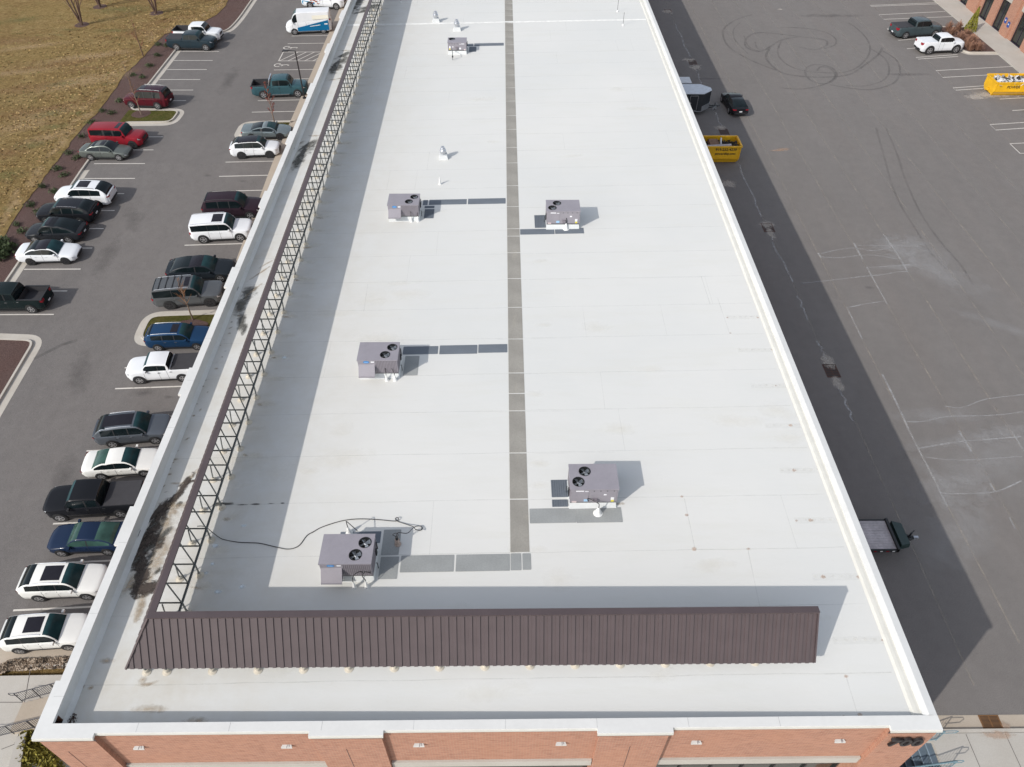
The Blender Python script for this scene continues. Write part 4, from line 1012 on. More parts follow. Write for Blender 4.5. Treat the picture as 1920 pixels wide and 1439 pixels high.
    if rails:
        for sd in (-1, 1):
            pts = [Vector((X(s), sd*gsec(s)[4][0]*1.0, top(s)+.035)) for s in [wt+.03+(rt-wt-.05)*k/6 for k in range(7)]]
            link('roof_rail', MB().tube([pts[0]-Vector((0, 0, .05))]+pts+[pts[-1]-Vector((0, 0, .05))], .018, 6), rails, t)
        if K_.get('bars'):
            for s in K_['bars']:
                y_ = gsec(s)[4][0]; link('roof_bar', MB().box(X(s)-.03, X(s)+.03, -y_, y_, top(s)+.03, top(s)+.055), M_TRIM, t)
    if sunroof:
        s0, s1 = sunroof; y_ = W/2*rw*.68; mb = MB(); nn = 6
        for k in range(nn+1):
            s = s0+(s1-s0)*k/nn
            for q in range(5): yy = -y_+2*y_*q/4; mb.v.append(Vector((X(s), yy, top(s)+.008+.024*(1-(abs(yy)/(W/2*rw))**2))))
        for k in range(nn):
            for q in range(4): a = k*5+q; mb.f.append((a, a+1, a+6, a+5))
        link('sunroof', mb, M_PANO, t, smooth='all')
    if bedS and bed is not None:
        yi = hw(.8)*.80; xb0, xb1 = X(bedS+.012), X(.985); zt = belt(.8)
        lw = MB()
        for sd in (-1, 1): lw.add([(xb0+.06, sd*yi, zt+.004), (xb1-.0, sd*yi, zt+.004), (xb1, sd*hw(.8)*.93, zt+.004), (xb0+.06, sd*hw(.8)*.93, zt+.004)], [(0, 1, 2, 3)])
        if bed == 'open':
            z0 = .78
            bx = MB().add([(xb0, -yi, z0), (xb1, -yi, z0), (xb1, yi, z0), (xb0, yi, z0), (xb0, -yi, zt), (xb1, -yi, zt), (xb1, yi, zt), (xb0, yi, zt)], [(0, 1, 2, 3), (0, 4, 5, 1), (1, 5, 6, 2), (2, 6, 7, 3), (3, 7, 4, 0)])
            link('load_bed', bx, M_COVER, t, fix=False)
            link('bed_rail', MB().box(xb1-.10, X(bedS), -hw(.8)*.955, -yi, zt-.02, zt+.025).box(xb1-.10, X(bedS), yi, hw(.8)*.955, zt-.02, zt+.025).box(X(.998), xb1-.0, -hw(.97)*.90, hw(.97)*.90, zt-.06, zt+.02), K_.get('railcol', M_TRIM), t)
        else:
            link('bed_cover', MB().box(X(.992), X(bedS+.008), -hw(.8)*.90, hw(.8)*.90, zt-.03, zt+.03), M_COVER, t)
            link('tailgate_top', MB().box(X(.999), X(.9925), -hw(.97)*.88, hw(.97)*.88, zt-.1, zt+.02), col, t)
    t['WB'] = WB; t['ax'] = (X(axf)+X(axr))/2; t['hwid'] = W/2
    return t
def park(t, front, rear, near='right', f=grd):
    """front / rear: ground points under the two near wheels"""
    WB, ax, hwid = t['WB'], t['ax'], t['hwid']
    fr, re_ = Vector(front), Vector(rear); d = (fr-re_); d.z = 0; ang = math.atan2(d.y, d.x); sc = d.length/WB; sc = max(.92, min(1.06, sc))
    u = d.normalized(); left = Vector((-u.y, u.x, 0)); c = (fr+re_)/2; c.z = 0
    off = (hwid-.08)*sc*(1 if near == 'right' else -1)
    p = c+left*off-u*ax*sc; p.z = f(p.x, p.y)+.005
    eps = .5; nx = (f(p.x+eps, p.y)-f(p.x-eps, p.y))/(2*eps) if abs(p.x+15) > 1 else 0; ny = (f(p.x, p.y+eps)-f(p.x, p.y-eps))/(2*eps)
    nz = Vector((-nx, -ny, 1)).normalized(); uu = (u-nz*u.dot(nz)).normalized(); ll = nz.cross(uu)
    t.matrix_world = Matrix(((uu.x, ll.x, nz.x, p.x), (uu.y, ll.y, nz.y, p.y), (uu.z, ll.z, nz.z, p.z), (0, 0, 0, 1))) @ Matrix.Scale(sc, 4)
    for k in ('WB', 'ax', 'hwid'): del t[k]
    return t
def P2(a, b): return G(*a), G(*b)
GL, GR = 'cars in the far row of the car park', 'cars parked along the building'
white, wht2 = paint('white', (.72, .74, .76)), paint('pearl_white', (.74, .74, .71))
black, dgreen = paint('black', (.012, .013, .016)), paint('green_black', (.016, .028, .030))
def car(front, rear, near, *a, **k): return park(vehicle(*a, **k), G(*front), G(*rear), near)
# far row, from the top
t = car((399, 80.5), (345, 79.5), 'right', 'pickup_truck', 'pickup', 'white pickup with an open bed, behind the dark pickup topmost in the far row', 'pickup truck', white, GL, bed='open', pillars=[(.50, .515)], glass=M_CGLASS, we=.56)
car((388, 95.8), (333.3, 95), 'right', 'pickup_truck', 'pickup', 'dark blue-black pickup with a flat covered bed and bright rims in the far row', 'pickup truck', paint('midnight', (.022, .036, .046)), GL, bed='cover', H=1.84)
car((249.5, 203), (298, 205), 'left', 'suv', 'suv', 'maroon off-road style SUV with roof rails parked above the grassy island', 'SUV', paint('maroon', (.075, .010, .016)), GL, rails=M_CHROME, roof=paint('maroon_dark', (.035, .012, .022)), H=1.86, rt=.90, WB=2.75, sunroof=(.44, .53), pillars=[(.50, .515), (.70, .72)])
car((253.8, 278.8), (196, 277), 'right', 'suv', 'boxy', 'bright red boxy SUV with black wheels just below the grassy island', 'SUV', paint('red', (.235, .016, .026)), GL, rim=M_RIMD, sunroof=(.40, .47), wa=.33, pillars=[(.49, .52), (.67, .705)])
car((225.5, 301.3), (173, 300.8), 'right', 'sedan_car', 'sedan', 'grey-green metallic sedan parked beside the red SUV', 'sedan', paint('pewter', (.135, .15, .14), .35), GL, glass=M_CGLASS, handle=M_CHROME, sunroof=(.45, .54))
car((126, 388.5), (188.3, 389.2), 'left', 'suv', 'suv', 'white SUV with a dark sunroof, nose to the mulch in the far row', 'SUV', white, GL, sunroof=(.46, .66), rim=M_RIMD, rails=M_TRIM)
car((93, 421.6), (155.8, 422.3), 'left', 'suv', 'suv', 'black SUV with silver window trim, second below the empty bays in the far row', 'SUV', black, GL, H=1.62, rails=M_CHROME, roof=paint('black_roof', (.02, .022, .028)))
car((70, 455.3), (132.8, 456), 'left', 'hatchback_car', 'fast', 'black fastback crossover with red tail lamps, between the black SUV and the white sedan', 'hatchback', paint('gunblack', (.02, .022, .026)), GL, H=1.60, rt=.58, sunroof=(.42, .50))
car((126.8, 495), (61.8, 496.8), 'right', 'sedan_car', 'sedan', 'white sedan with a black panoramic roof, lowest of the tight group in the far row', 'sedan', white, GL, roof=M_PANO, rim=M_RIMD, rt=.63, rb=.84)
car((-18, 586.5), (63.7, 586), 'left', 'pickup_truck', 'pickup', 'black pickup truck with an open bed, cut off by the left picture edge', 'pickup truck', paint('black_green', (.010, .017, .018)), GL, bed='open', blackmirror=True, handle=M_CHROME)
# row along the building, from the top
t = car((632.5, 18.7), (582, 16), 'right', 'pickup_truck', 'pickup', 'white pickup with blue and orange wrap, topmost in the row by the building', 'pickup truck', white, GR, bed='cover')
wr = MB().add([(-1.0, -.985, .55), (-2.65, -.955, .55), (-2.65, -.955, .95), (-1.0, -.985, .80)], [(0, 1, 2, 3)]); link('blue_wrap', wr, paint('wrap_blue', (.02, .22, .40)), t, fix=False)
wr = MB()
for k in range(26):
    x, z = random.uniform(-1.6, -.2), random.uniform(.6, 1.15); wr.lathe([(random.uniform(.03, .09), -.995), (.001, -1.0)], (x, 0, z), 7, 'y')
link('orange_wrap_pattern', wr, paint('wrap_orange', (.35, .10, .05)), t)
t = car((553.8, 65.5), (607.5, 63), 'left', 'cargo_van', 'van', 'tall white cargo van with a slanting blue lower side', 'van', white, GR, panel_van=True, pillars=[(.27, .99)], wa=.165)
yy = 1.085
wr = MB().add([(1.35, yy, .42), (-2.50, yy-.0, .42), (-2.50, yy-.0, 1.62), (1.35, yy, .86)], [(0, 1, 2, 3)])
link('blue_side_graphic', wr, paint('van_blue', (.008, .13, .28)), t, fix=False)
wr = MB().add([(-.2, yy+.004, .92), (-1.5, yy+.002, 1.05), (-1.5, yy+.002, 1.12), (-.2, yy+.004, .99)], [(0, 1, 2, 3)]).add([(-2.0, yy+.004, 1.10), (-2.4, yy+.004, 1.10), (-2.4, yy+.004, 1.24), (-2.0, yy+.004, 1.24)], [(0, 1, 2, 3)])
link('white_side_lettering', wr, M_WHITE, t, fix=False)
wr = MB()
for k, c_ in enumerate(range(1)):
    wr.add([(-.6, .86, 2.15), (-2.6, .86, 2.15), (-2.6, .955, 1.75), (-.6, .965, 1.70)], [(0, 1, 2, 3)])
wr.v = [v+Vector((0, .04, 0)) for v in wr.v]
link('faint_yellow_graphic', wr, paint('wrap_cream', (.70, .68, .58)), t, fix=False)
t = car((561, 182.5), (495, 185), 'right', 'pickup_truck', 'pickup', 'teal crew-cab pickup with an open black bed and silver bar, beside the street lamp', 'pickup truck', paint('teal', (.045, .105, .125), .3), GR, bed='open', rails=None, handle=M_TRIM)
link('roll_bar', MB().obox((-.98, -.88, 1.30), (-.83, -.80, 1.82), .12, .06).obox((-.98, .88, 1.30), (-.83, .80, 1.82), .12, .06).obox((-.83, -.80, 1.82), (-.83, .80, 1.82), .12, .08), M_CHROME, t)
link('side_step', MB().box(-.8, 1.0, -1.04, -.94, .36, .41), M_CHROME, t)
car((527, 262.5), (473.5, 264), 'right', 'sports_car', 'sport', 'low silver-grey sports car half hidden behind the white SUV with black wheels', 'sports car', paint('silver', (.21, .25, .26), .5), GR, rim=M_RIMD, twodoor=True, pillars=[(.56, .60)], sunroof=None)
car((507.5, 296), (455, 298), 'right', 'suv', 'suv', 'white SUV with black wheels and a dark panoramic roof, below the silver sports car', 'SUV', white, GR, rim=M_RIMD, roof=M_PANO, clad=True)
car((473, 410.5), (407, 412.5), 'right', 'suv', 'suv', 'dark plum-coloured SUV parked behind the large white SUV with the square sunroof', 'SUV', paint('plum', (.028, .017, .024)), GR, H=1.78, rt=.90, rails=M_TRIM, wt=.40, we=.90)
car((453, 452), (384.8, 455.6), 'right', 'suv', 'boxy', 'large white SUV with long black side glass and a square dark sunroof', 'SUV', white, GR, L=5.12, W=1.98, H=1.88, WB=3.11, FO=.95, wt=.395, sunroof=(.43, .60), pillars=[(.49, .497), (.68, .687)], R=.41, rails=M_CHROME)
car((418.7, 528), (343, 531), 'right', 'sedan_car', 'fast', 'black fastback saloon with a chrome window line, next to the grey seven-seat SUV', 'sedan', paint('ink', (.017, .022, .028)), GR, roof=M_PANO, rt=.62)
car((397, 574), (322.5, 579.5), 'right', 'suv', 'boxy', 'large grey metallic SUV with roof ribs parked just above the lower grassy island', 'SUV', paint('graphite', (.13, .138, .145), .45), GR, L=5.30, W=2.02, H=1.90, WB=3.07, FO=.98, wt=.40, rt=.93, sunroof=(.43, .50), rim=M_RIMD, rails=M_CHROME, handle=M_CHROME, rw=.80, R=.42, bars=(.56, .66, .76, .86), pillars=[(.49, .50), (.68, .69)])
car((371.8, 655.3), (300.8, 657.5), 'right', 'suv', 'suv', 'metallic blue SUV just below the lower grassy island', 'SUV', paint('blue', (.018, .055, .125), .35), GR, L=4.95, H=1.62, W=1.86, WB=3.08, rails=M_CHROME, sunroof=(.45, .56), rt=.88, handle=M_CHROME)
car((266, 718.8), (347, 714.5), 'left', 'pickup_truck', 'pickup', 'white crew-cab pickup with a black bed cover, below the blue SUV', 'pickup truck', white, GR, bed='cover', L=5.35, W=1.9, H=1.82, WB=3.27, R=.39, clad=True, handle=M_TRIM)
car((296, 831), (216, 838), 'right', 'suv', 'suv', 'grey SUV with a long black panoramic roof, first below the wide gap of empty bays', 'SUV', paint('steel', (.12, .135, .155), .45), GR, sunroof=(.44, .84), rails=M_CHROME, handle=M_CHROME)
car((275, 892), (195, 898), 'right', 'sedan_car', 'sedan', 'white sedan with green-tinted rear glass, between the grey SUV and the big black pickup', 'sedan', wht2, GR, rglass=M_CGLASSG, L=4.9, sunroof=None)
car((118.8, 975.8), (232, 968.8), 'left', 'pickup_truck', 'pickup', 'big black crew-cab pickup with a dark bed cover, between the white and dark blue sedans', 'pickup truck', black, GR, bed='cover', L=5.95, W=2.03, H=1.95, WB=3.75, handle=M_BLKG, blackmirror=True)
car((121.2, 1041.2), (207.3, 1039), 'left', 'sedan_car', 'sedan', 'dark blue sedan with green-tinted glass, above the two white crossovers', 'sedan', paint('navy', (.012, .024, .055)), GR, glass=M_CGLASSG, L=4.95)
car((169, 1122.5), (79.7, 1125.7), 'right', 'suv', 'suv', 'white crossover with a large dark sunroof, upper of the last two in the building row', 'SUV', wht2, GR, sunroof=(.45, .68), rails=M_CHROME, rt=.80, H=1.66)
car((133, 1217), (45.6, 1223.3), 'right', 'suv', 'suv', 'white crossover nearest to us in the building row, beside the concrete apron', 'SUV', wht2, GR, sunroof=(.45, .66), rails=M_CHROME, L=4.7, H=1.70)
# the yard
YG = 'vehicles in the yard'
car((1749.7, 69.5), (1695, 73.4), 'right', 'pickup_truck', 'pickup', 'grey crew-cab pickup parked nose-in to the rusty shrub bed', 'pickup truck', paint('slate', (.085, .115, .125), .4), YG, bed='cover', L=5.88, WB=3.74)
t = car((1788.8, 100), (1739.5, 102.3), 'right', 'pickup_truck', 'pickup', 'small white extended-cab pickup on big black tyres beside the grey pickup', 'pickup truck', white, YG, bed='cover', L=5.1, W=1.76, H=1.78, WB=3.1, R=.43, clad=True, twodoor=True, pillars=[(.50, .525)], bedcol=1)
for c_ in t.children:
    if c_.name.startswith('bed_cover'): c_.data.materials[0] = white
p1, p2 = G(1353.5, 192), G(1366, 212.5); park(vehicle('sedan_car', 'fast', 'black coupe-like sedan with red tail lamps, alone in the yard on the shadow edge', 'sedan', black, YG, rt=.60, rim=M_RIM), p1, p2, 'left')
park(vehicle('sedan_car', 'sedan', 'white car barely entering the picture at the right edge below the dumpster', 'sedan', white, YG), G(1949, 221), G(2003, 218), 'left')

# ================================================================== ON THE ROOF
def pad(px, m, lab, group, par=None, rib=False):
    c = [K(*p) for p in px]; x0, x1 = min(p.x for p in c), max(p.x for p in c); y0, y1 = min(p.y for p in c), max(p.y for p in c)
    cx, cy = (x0+x1)/2, (y0+y1)/2; r = .035; a, b = (x1-x0)/2, (y1-y0)/2
    pts = rounded([(-a, 0), (-a, -b), (a, -b), (a, b), (-a, b), (-a, 0)], r)
    z0 = deck(cx, cy); mb = MB(); n = len(pts)
    mb.v = [Vector((x, y, deck(cx+x, 0)-z0+.002)) for x, y in pts]+[Vector((x, y, deck(cx+x, 0)-z0+.011)) for x, y in pts]
    mb.f = [tuple(n+i for i in range(n))]+[(i, (i+1) % n, n+(i+1) % n, n+i) for i in range(n)]
    if rib:
        k = max(4, int(2*a/.09))
        for i in range(k): x = -a+.03+(2*a-.06)*i/(k-1); mb.box(x-.018, x+.018, -b+.02, b-.02, deck(cx+x, 0)-z0+.012, deck(cx+x, 0)-z0+.03)
    o = link('walkway_pad', mb, m); o.location = (cx, cy, z0); tag(o, lab, 'roof walkway pad', group); return o
vs = [1037, 936.7, 850, 771, 738.5, 700, 636.3, 577, 523, 474.5, 443.4, 429.5, 387.8, 348.7, 306, 277, 243, 217, 190, 165, 141, 120, 101, 84.5, 70, 57, 44.5, 30, 18, 7, -4, -16]
for v1, v0 in zip(vs, vs[1:]):
    a, b = K(960, v1).y, K(960, v0).y
    c = MB(); o_ = (0.57, (a+b)/2); z0 = deck(*o_)
    x0, x1 = -.385, .385; y0_, y1_ = (a-b)/2+.03, (b-a)/2-.03
    c.box(x0, x1, y0_, y1_, .002, .012); o = link('walkway_pad', c, M_PAD1); o.location = (*o_, z0)
    tag(o, 'brown-grey rectangular pad in the long central walkway strip of the roof', 'roof walkway pad', 'pads of the central walkway')
RG = 'cross walkway pads to the roof units'
pad([(957.5, 1070), (977, 1038)], M_PAD2, 'small grey pad just below the end of the central walkway, left one of two', RG)
pad([(980, 1069), (995, 1038)], M_PAD2, 'small narrow grey pad just below the end of the central walkway, right one of two', RG)
zA = Z(.3333, 560, 900)
pad([zA(882, 517), zA(1187, 417)], M_PAD2, 'grey pad left of the end of the central walkway, nearest row', RG)
pad([zA(568, 522), zA(876, 422)], M_PAD2, 'grey pad between the nearest left roof unit and its neighbour pad', RG)
pad([zA(447, 560), zA(566, 432)], M_PAD2, 'grey pad half in shadow at the right foot of the nearest left roof unit', RG)
pad([zA(462, 425), zA(578, 280)], M_PAD2, 'grey pad with the short pipe stack standing on it', RG)
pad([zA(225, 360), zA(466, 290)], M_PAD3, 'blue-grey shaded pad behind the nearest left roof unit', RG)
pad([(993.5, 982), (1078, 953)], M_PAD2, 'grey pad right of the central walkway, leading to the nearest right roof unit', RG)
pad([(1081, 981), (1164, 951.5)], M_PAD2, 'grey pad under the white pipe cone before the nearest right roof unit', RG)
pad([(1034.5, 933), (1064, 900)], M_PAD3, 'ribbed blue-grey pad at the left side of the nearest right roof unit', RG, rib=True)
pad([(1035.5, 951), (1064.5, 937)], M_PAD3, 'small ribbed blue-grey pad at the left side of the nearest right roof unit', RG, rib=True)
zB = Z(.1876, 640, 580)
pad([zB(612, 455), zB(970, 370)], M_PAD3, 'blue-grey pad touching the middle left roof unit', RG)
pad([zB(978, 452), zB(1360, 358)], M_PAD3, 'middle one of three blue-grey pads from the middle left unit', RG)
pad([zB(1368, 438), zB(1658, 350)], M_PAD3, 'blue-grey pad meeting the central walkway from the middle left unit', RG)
pad([zB(615, 665), zB(782, 468)], M_PAD2, 'grey pad half in shadow at the foot of the middle left roof unit', RG)
zD = Z(.2396, 680, 320)
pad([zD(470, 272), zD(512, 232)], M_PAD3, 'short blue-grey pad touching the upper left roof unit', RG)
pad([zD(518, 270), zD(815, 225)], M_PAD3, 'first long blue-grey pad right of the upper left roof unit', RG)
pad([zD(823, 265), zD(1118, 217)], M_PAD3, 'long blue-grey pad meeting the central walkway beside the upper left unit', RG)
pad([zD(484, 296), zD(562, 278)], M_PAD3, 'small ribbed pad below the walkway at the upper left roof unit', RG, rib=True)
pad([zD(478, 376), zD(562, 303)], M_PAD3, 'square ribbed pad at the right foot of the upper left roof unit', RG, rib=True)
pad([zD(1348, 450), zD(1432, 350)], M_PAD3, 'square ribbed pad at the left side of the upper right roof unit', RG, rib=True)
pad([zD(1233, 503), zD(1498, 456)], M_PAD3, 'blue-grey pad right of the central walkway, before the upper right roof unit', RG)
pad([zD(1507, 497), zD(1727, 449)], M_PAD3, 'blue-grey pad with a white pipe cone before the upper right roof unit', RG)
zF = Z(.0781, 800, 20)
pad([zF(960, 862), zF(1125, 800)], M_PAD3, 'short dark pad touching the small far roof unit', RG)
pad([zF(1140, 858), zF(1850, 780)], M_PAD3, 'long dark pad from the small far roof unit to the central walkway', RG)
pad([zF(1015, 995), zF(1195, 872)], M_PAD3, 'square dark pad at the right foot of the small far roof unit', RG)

def rtu(label, x0, x1, y0, y1, top, flip=False, small=False):
    cx, cy = (x0+x1)/2, (y0+y1)/2; z = deck(cx, cy)
    t = thing('rooftop_unit', label, 'rooftop air conditioner', (cx, cy, z), math.pi if flip else 0, 'rooftop air conditioning units')
    a, b = (x1-x0)/2, (y1-y0)/2; zb_, H = .30, top
    link('kerb', MB().add([(-a-.02, -b-.10, -.05), (a+.02, -b-.10, -.05), (a+.02, b+.1, -.05), (-a-.02, b+.1, -.05), (-a+.03, -b+.03, zb_), (a-.03, -b+.03, zb_), (a-.03, b-.03, zb_), (-a+.03, b-.03, zb_)],
        [(0,1,5,4),(1,2,6,5),(2,3,7,6),(3,0,4,7),(4,5,6,7)]), M_CLEAN, t)
    link('base_rail', MB().box(-a+.01, a-.01, -b+.01, b-.01, zb_+.001, zb_+.06), M_BLKG, t)
    # cabinet sides and base
    cab = MB(); zc = zb_+.061
    fans = [(a*.665, b*.42), (a*.36, -b*.42)] if not small else [(-a*.58, b*.42)]
    rf = .245*(a/1.0) if not small else .27
    cab.add([(-a, -b, zc), (a, -b, zc), (a, b, zc), (-a, b, zc), (-a, -b, H-.03), (a, -b, H-.03), (a, b, H-.03), (-a, b, H-.03)], [(0,1,5,4),(1,2,6,5),(2,3,7,6),(3,0,4,7)])
    link('cabinet', cab, M_RTU, t)
    # top sheet with round fan openings
    bm = bmesh.new(); e = .025
    ov = [bm.verts.new(p) for p in ((-a-e, -b-e, H), (a+e, -b-e, H), (a+e, b+e, H), (-a-e, b+e, H))]; es = [bm.edges.new((ov[i], ov[(i+1) % 4])) for i in range(4)]
    for (fx, fy) in fans:
        cv = [bm.verts.new((fx+rf*math.cos(q*math.pi/12), fy+rf*math.sin(q*math.pi/12), H)) for q in range(24)]; es += [bm.edges.new((cv[i], cv[(i+1) % 24])) for i in range(24)]
    bmesh.ops.triangle_fill(bm, use_beauty=True, edges=es)
    bad = []
    for f in bm.faces:
        c = f.calc_center_median()
        if any((c.x-fx)**2+(c.y-fy)**2 < (rf*.93)**2 for fx, fy in fans): bad.append(f)
    bmesh.ops.delete(bm, geom=bad, context='FACES')
    bm.verts.index_update(); mt = MB(); mt.v = [v.co.copy() for v in bm.verts]; mt.f = [tuple(v.index for v in f.verts) for f in bm.faces]; bm.free()
    mt.add([(-a-e, -b-e, H), (a+e, -b-e, H), (a+e, b+e, H), (-a-e, b+e, H), (-a-e, -b-e, H-.05), (a+e, -b-e, H-.05), (a+e, b+e, H-.05), (-a-e, b+e, H-.05)], [(0,4,5,1),(1,5,6,2),(2,6,7,3),(3,7,4,0)])
    link('top_panel', mt, M_RTU, t)
    for (fx, fy) in fans:
        fo_ = link('fan_shroud', MB().lathe([(rf+.012, H+.012), (rf-.004, H+.012), (rf-.006, H-.22), (rf-.03, H-.26)], (fx, fy, 0), 24, 'z', False).lathe([(rf-.01, H-.30), (rf-.01, H-.262)], (fx, fy, 0), 24), M_BLK, t, smooth=True, fix=False)
        bl = MB()
        for q in range(4):
            an = q*math.pi/2+.5; u = Vector((math.cos(an), math.sin(an), 0)); v_ = Vector((-u.y, u.x, 0)); c = Vector((fx, fy, H-.055))
            bl.add([c+u*.05-v_*.045-Vector((0, 0, .025)), c+u*(rf-.02)-v_*.09-Vector((0, 0, .05)), c+u*(rf-.02)+v_*.07+Vector((0, 0, .03)), c+u*.05+v_*.045+Vector((0, 0, .02))], [(0, 1, 2, 3)])
        link('fan_blade', bl, M_FAN, fo_, fix=False)
        link('fan_motor', MB().lathe([(.055, H-.14), (.06, H-.05), (.03, H-.03)], (fx, fy, 0), 12), M_GALV, fo_)
        gw = MB()
        for rr in (.35, .62, .9):
            pts = [(fx+rf*rr*math.cos(q*math.pi/10), fy+rf*rr*math.sin(q*math.pi/10), H+.012) for q in range(21)]; gw.tube(pts, .0035, 4, False)
        for q in range(6): an = q*math.pi/6; gw.tube([(fx-rf*math.cos(an), fy-rf*math.sin(an), H+.014), (fx+rf*math.cos(an), fy+rf*math.sin(an), H+.014)], .0035, 4, False)
        link('fan_guard', gw, M_BLK, fo_, fix=False)
    # hood side (-y)
    if not small:
        hx = -a+2*a*.42
        link('intake_hood', MB().add([(-a+.02, -b, H-.30), (hx, -b, H-.30), (hx, -b-.40, zb_+.18), (-a+.02, -b-.40, zb_+.18), (-a+.02, -b, zb_+.18), (hx, -b, zb_+.18)], [(0, 1, 2, 3), (0, 3, 4), (1, 5, 2), (3, 2, 5, 4)]).box(-a+.02, hx, -b-.42, -b-.40, zb_+.12, zb_+.19), M_RTU, t)
        lv = MB()
        for k in range(15): x = hx+.05+(a-hx-.09)*k/14; lv.box(x-.012, x+.012, -b-.02, -b-.001, zb_+.10, H-.08)
        link('coil_guard', lv, M_RTU, t)
        link('coil', MB().box(hx+.03, a-.03, -b-.006, -b-.001, zb_+.09, H-.07), M_RTUD, t)
        lg = MB().lathe([(.001, -b-.004), (.001, -b-.012)], (0, 0, 0), 20, 'y'); lg = MB()
        n = 24; c0 = (-a+.42, H-.15)
        lg.v = [Vector((c0[0]+.145*math.cos(2*math.pi*k/n), -b-.012, c0[1]+.075*math.sin(2*math.pi*k/n))) for k in range(n)]+[Vector((c0[0]+.145*math.cos(2*math.pi*k/n), -b-.001, c0[1]+.075*math.sin(2*math.pi*k/n))) for k in range(n)]
        lg.f = [tuple(range(n))]+[(k, (k+1) % n, n+(k+1) % n, n+k) for k in range(n)]
        lo = link('badge', lg, M_BLUE, t)
        link('badge_lettering', MB().box(c0[0]-.09, c0[0]+.09, -b-.015, -b-.0125, c0[1]-.012, c0[1]+.014), mat('pale_blue', (.35, .55, .75), .5), lo)
        link('sticker', MB().box(hx-.17, hx-.01, -b-.008, -b-.001, H-.19, H-.11), M_STK, t)
        link('sticker', MB().add([(hx-.08, -b-.075, H-.365), (hx-.005, -b-.075, H-.365), (hx-.005, -b-.135, H-.455), (hx-.08, -b-.135, H-.455)], [(0, 1, 2, 3)]), M_STK, t, fix=False) if False else None
    # service side (+y)
    s_ = 1 if not small else -1; Yb = s_*b
    def bx(xa, xb, za, zb2, d=.006, d0=.001): return MB().box(xa, xb, *sorted((Yb+s_*d0, Yb+s_*d)), za, zb2)
    link('access_panel', bx(-a+.05, a*.18, zb_+.10, H-.10, .010), M_RTU, t); link('access_panel', bx(a*.24, a-.04, zb_+.10, H-.07, .012), M_RTU, t)
    for (xa, xb, za, zb2, mm) in ((a*.45, a*.78, H-.16, H-.10, M_STK), (a*.25, a*.40, H-.17, H-.13, M_STK), (-a*.52, -a*.40, H-.42, H-.34, M_STK), (-a*.86, -a*.72, zb_+.22, zb_+.40, M_STK), (-a*.86, -a*.74, zb_+.10, zb_+.215, M_YEL), (a*.22, a*.42, zb_+.12, zb_+.27, MAT['pale_blue'] if not small else M_STK), (a*.72, a*.92, zb_+.05, zb_+.15, mat('pink_sticker', (.6, .5, .5), .5))):
        link('sticker', bx(xa, xb, za, zb2, .016, .0125), mm, t)
    dk_ = MB()
    for k in range(4): x = -a*.82+a*.28*k; dk_.box(x-.02, x+.02, *sorted((Yb+s_*.001, Yb+s_*.02)), H-.15, H-.11)
    link('latch', dk_, M_BLKG, t)
    ds = MB().box(-a*.05-.09, -a*.05+.09, *sorted((Yb+s_*.013, Yb+s_*.11)), zb_+.16, zb_+.34)
    link('disconnect_switch', ds, M_RTUD, t)
    sx = a+.001
    link('side_panel', MB().box(sx, sx+.012, -b*.85, b*.85, zb_+.12, H-.09), M_RTUD, t)
    link('junction_box', MB().box(sx+.013, sx+.06, b*.25, b*.5, zb_+.15, zb_+.45), M_BLKG, t); link('conduit', MB().tube([(sx+.05, b*.7, zb_+.2), (sx+.05, b*.7, H-.25)], .02, 6), M_BLKG, t); sd = MB().tube([(sx+.04, -b*.2, zb_+.1), (sx+.09, -b*.2, zb_+.1), (sx+.09, -b*.2, -.02)], .018, 6)
    link('pipework', sd, M_BLKG, t)
    return t
rtu('grey rooftop unit nearest the front screen, left of the walkway, black cable behind it', -7.12, -5.15, 15.08, 16.38, 1.23)
rtu('grey rooftop unit with two fans, middle of the three left of the walkway', -7.20, -5.26, 26.35, 27.62, 1.24)
rtu('grey rooftop unit with two fans, uppermost of the three left of the walkway', -7.26, -5.35, 40.49, 41.78, 1.16)
rtu('grey rooftop unit with yellow sticker, nearer of the two right of the walkway', 2.69, 4.66, 18.35, 19.64, 1.26, True)
rtu('grey rooftop unit with yellow sticker, farther of the two right of the walkway', 2.62, 4.65, 39.28, 40.53, 1.26, True)
rtu('small grey rooftop unit with a single fan near the far end of the roof', -4.86, -3.24, 66.99, 68.1, 1.02, False, True)

def cone(u, v, lab, r=.17, h=.36, cable=None, flange=False, m=None):
    r *= .66; p = K(u, v); t = thing('pipe_cone', lab, 'pipe flashing', p, 0, 'white pipe cones on the roof')
    if flange: link('flange', MB().lathe([(r*1.35, .002), (r*1.3, .02), (r*1.1, .03)], (0, 0, 0), 20), m or M_WHITE, t, smooth=True)
    link('cone', MB().lathe([(r*1.25, .003), (r*1.1, .03), (r*.85, .10), (r*.32, h*.92), (r*.2, h)], (0, 0, 0), 16), m or M_WHITE, t, smooth=True)
    if cable: link('conduit', MB().tube(smoothpts([(q[0], q[1], q[2]) for q in cable], 5), .018, 6), M_CABLE, t, smooth=True)
    return t
cone(665, 1102, 'left of the two small white cones in front of the nearest left unit', .12, .42, [(0, 0, .4), (0, .02, .58), (.08, .10, .78), (.28, .22, .80), (.38, .24, .7)])
cone(688, 1101, 'right of the two small white cones in front of the nearest left unit', .13, .44, [(0, 0, .4), (0, .02, .5), (-.08, .05, .72), (.02, .16, .84), (.2, .2, .7)])
cone(655, 1000, 'white cone standing behind the nearest left unit with a bent conduit', .19, .42, [(0, 0, .4), (0, 0, .75), (.04, -.02, .84), (.45, -.26, .55)])
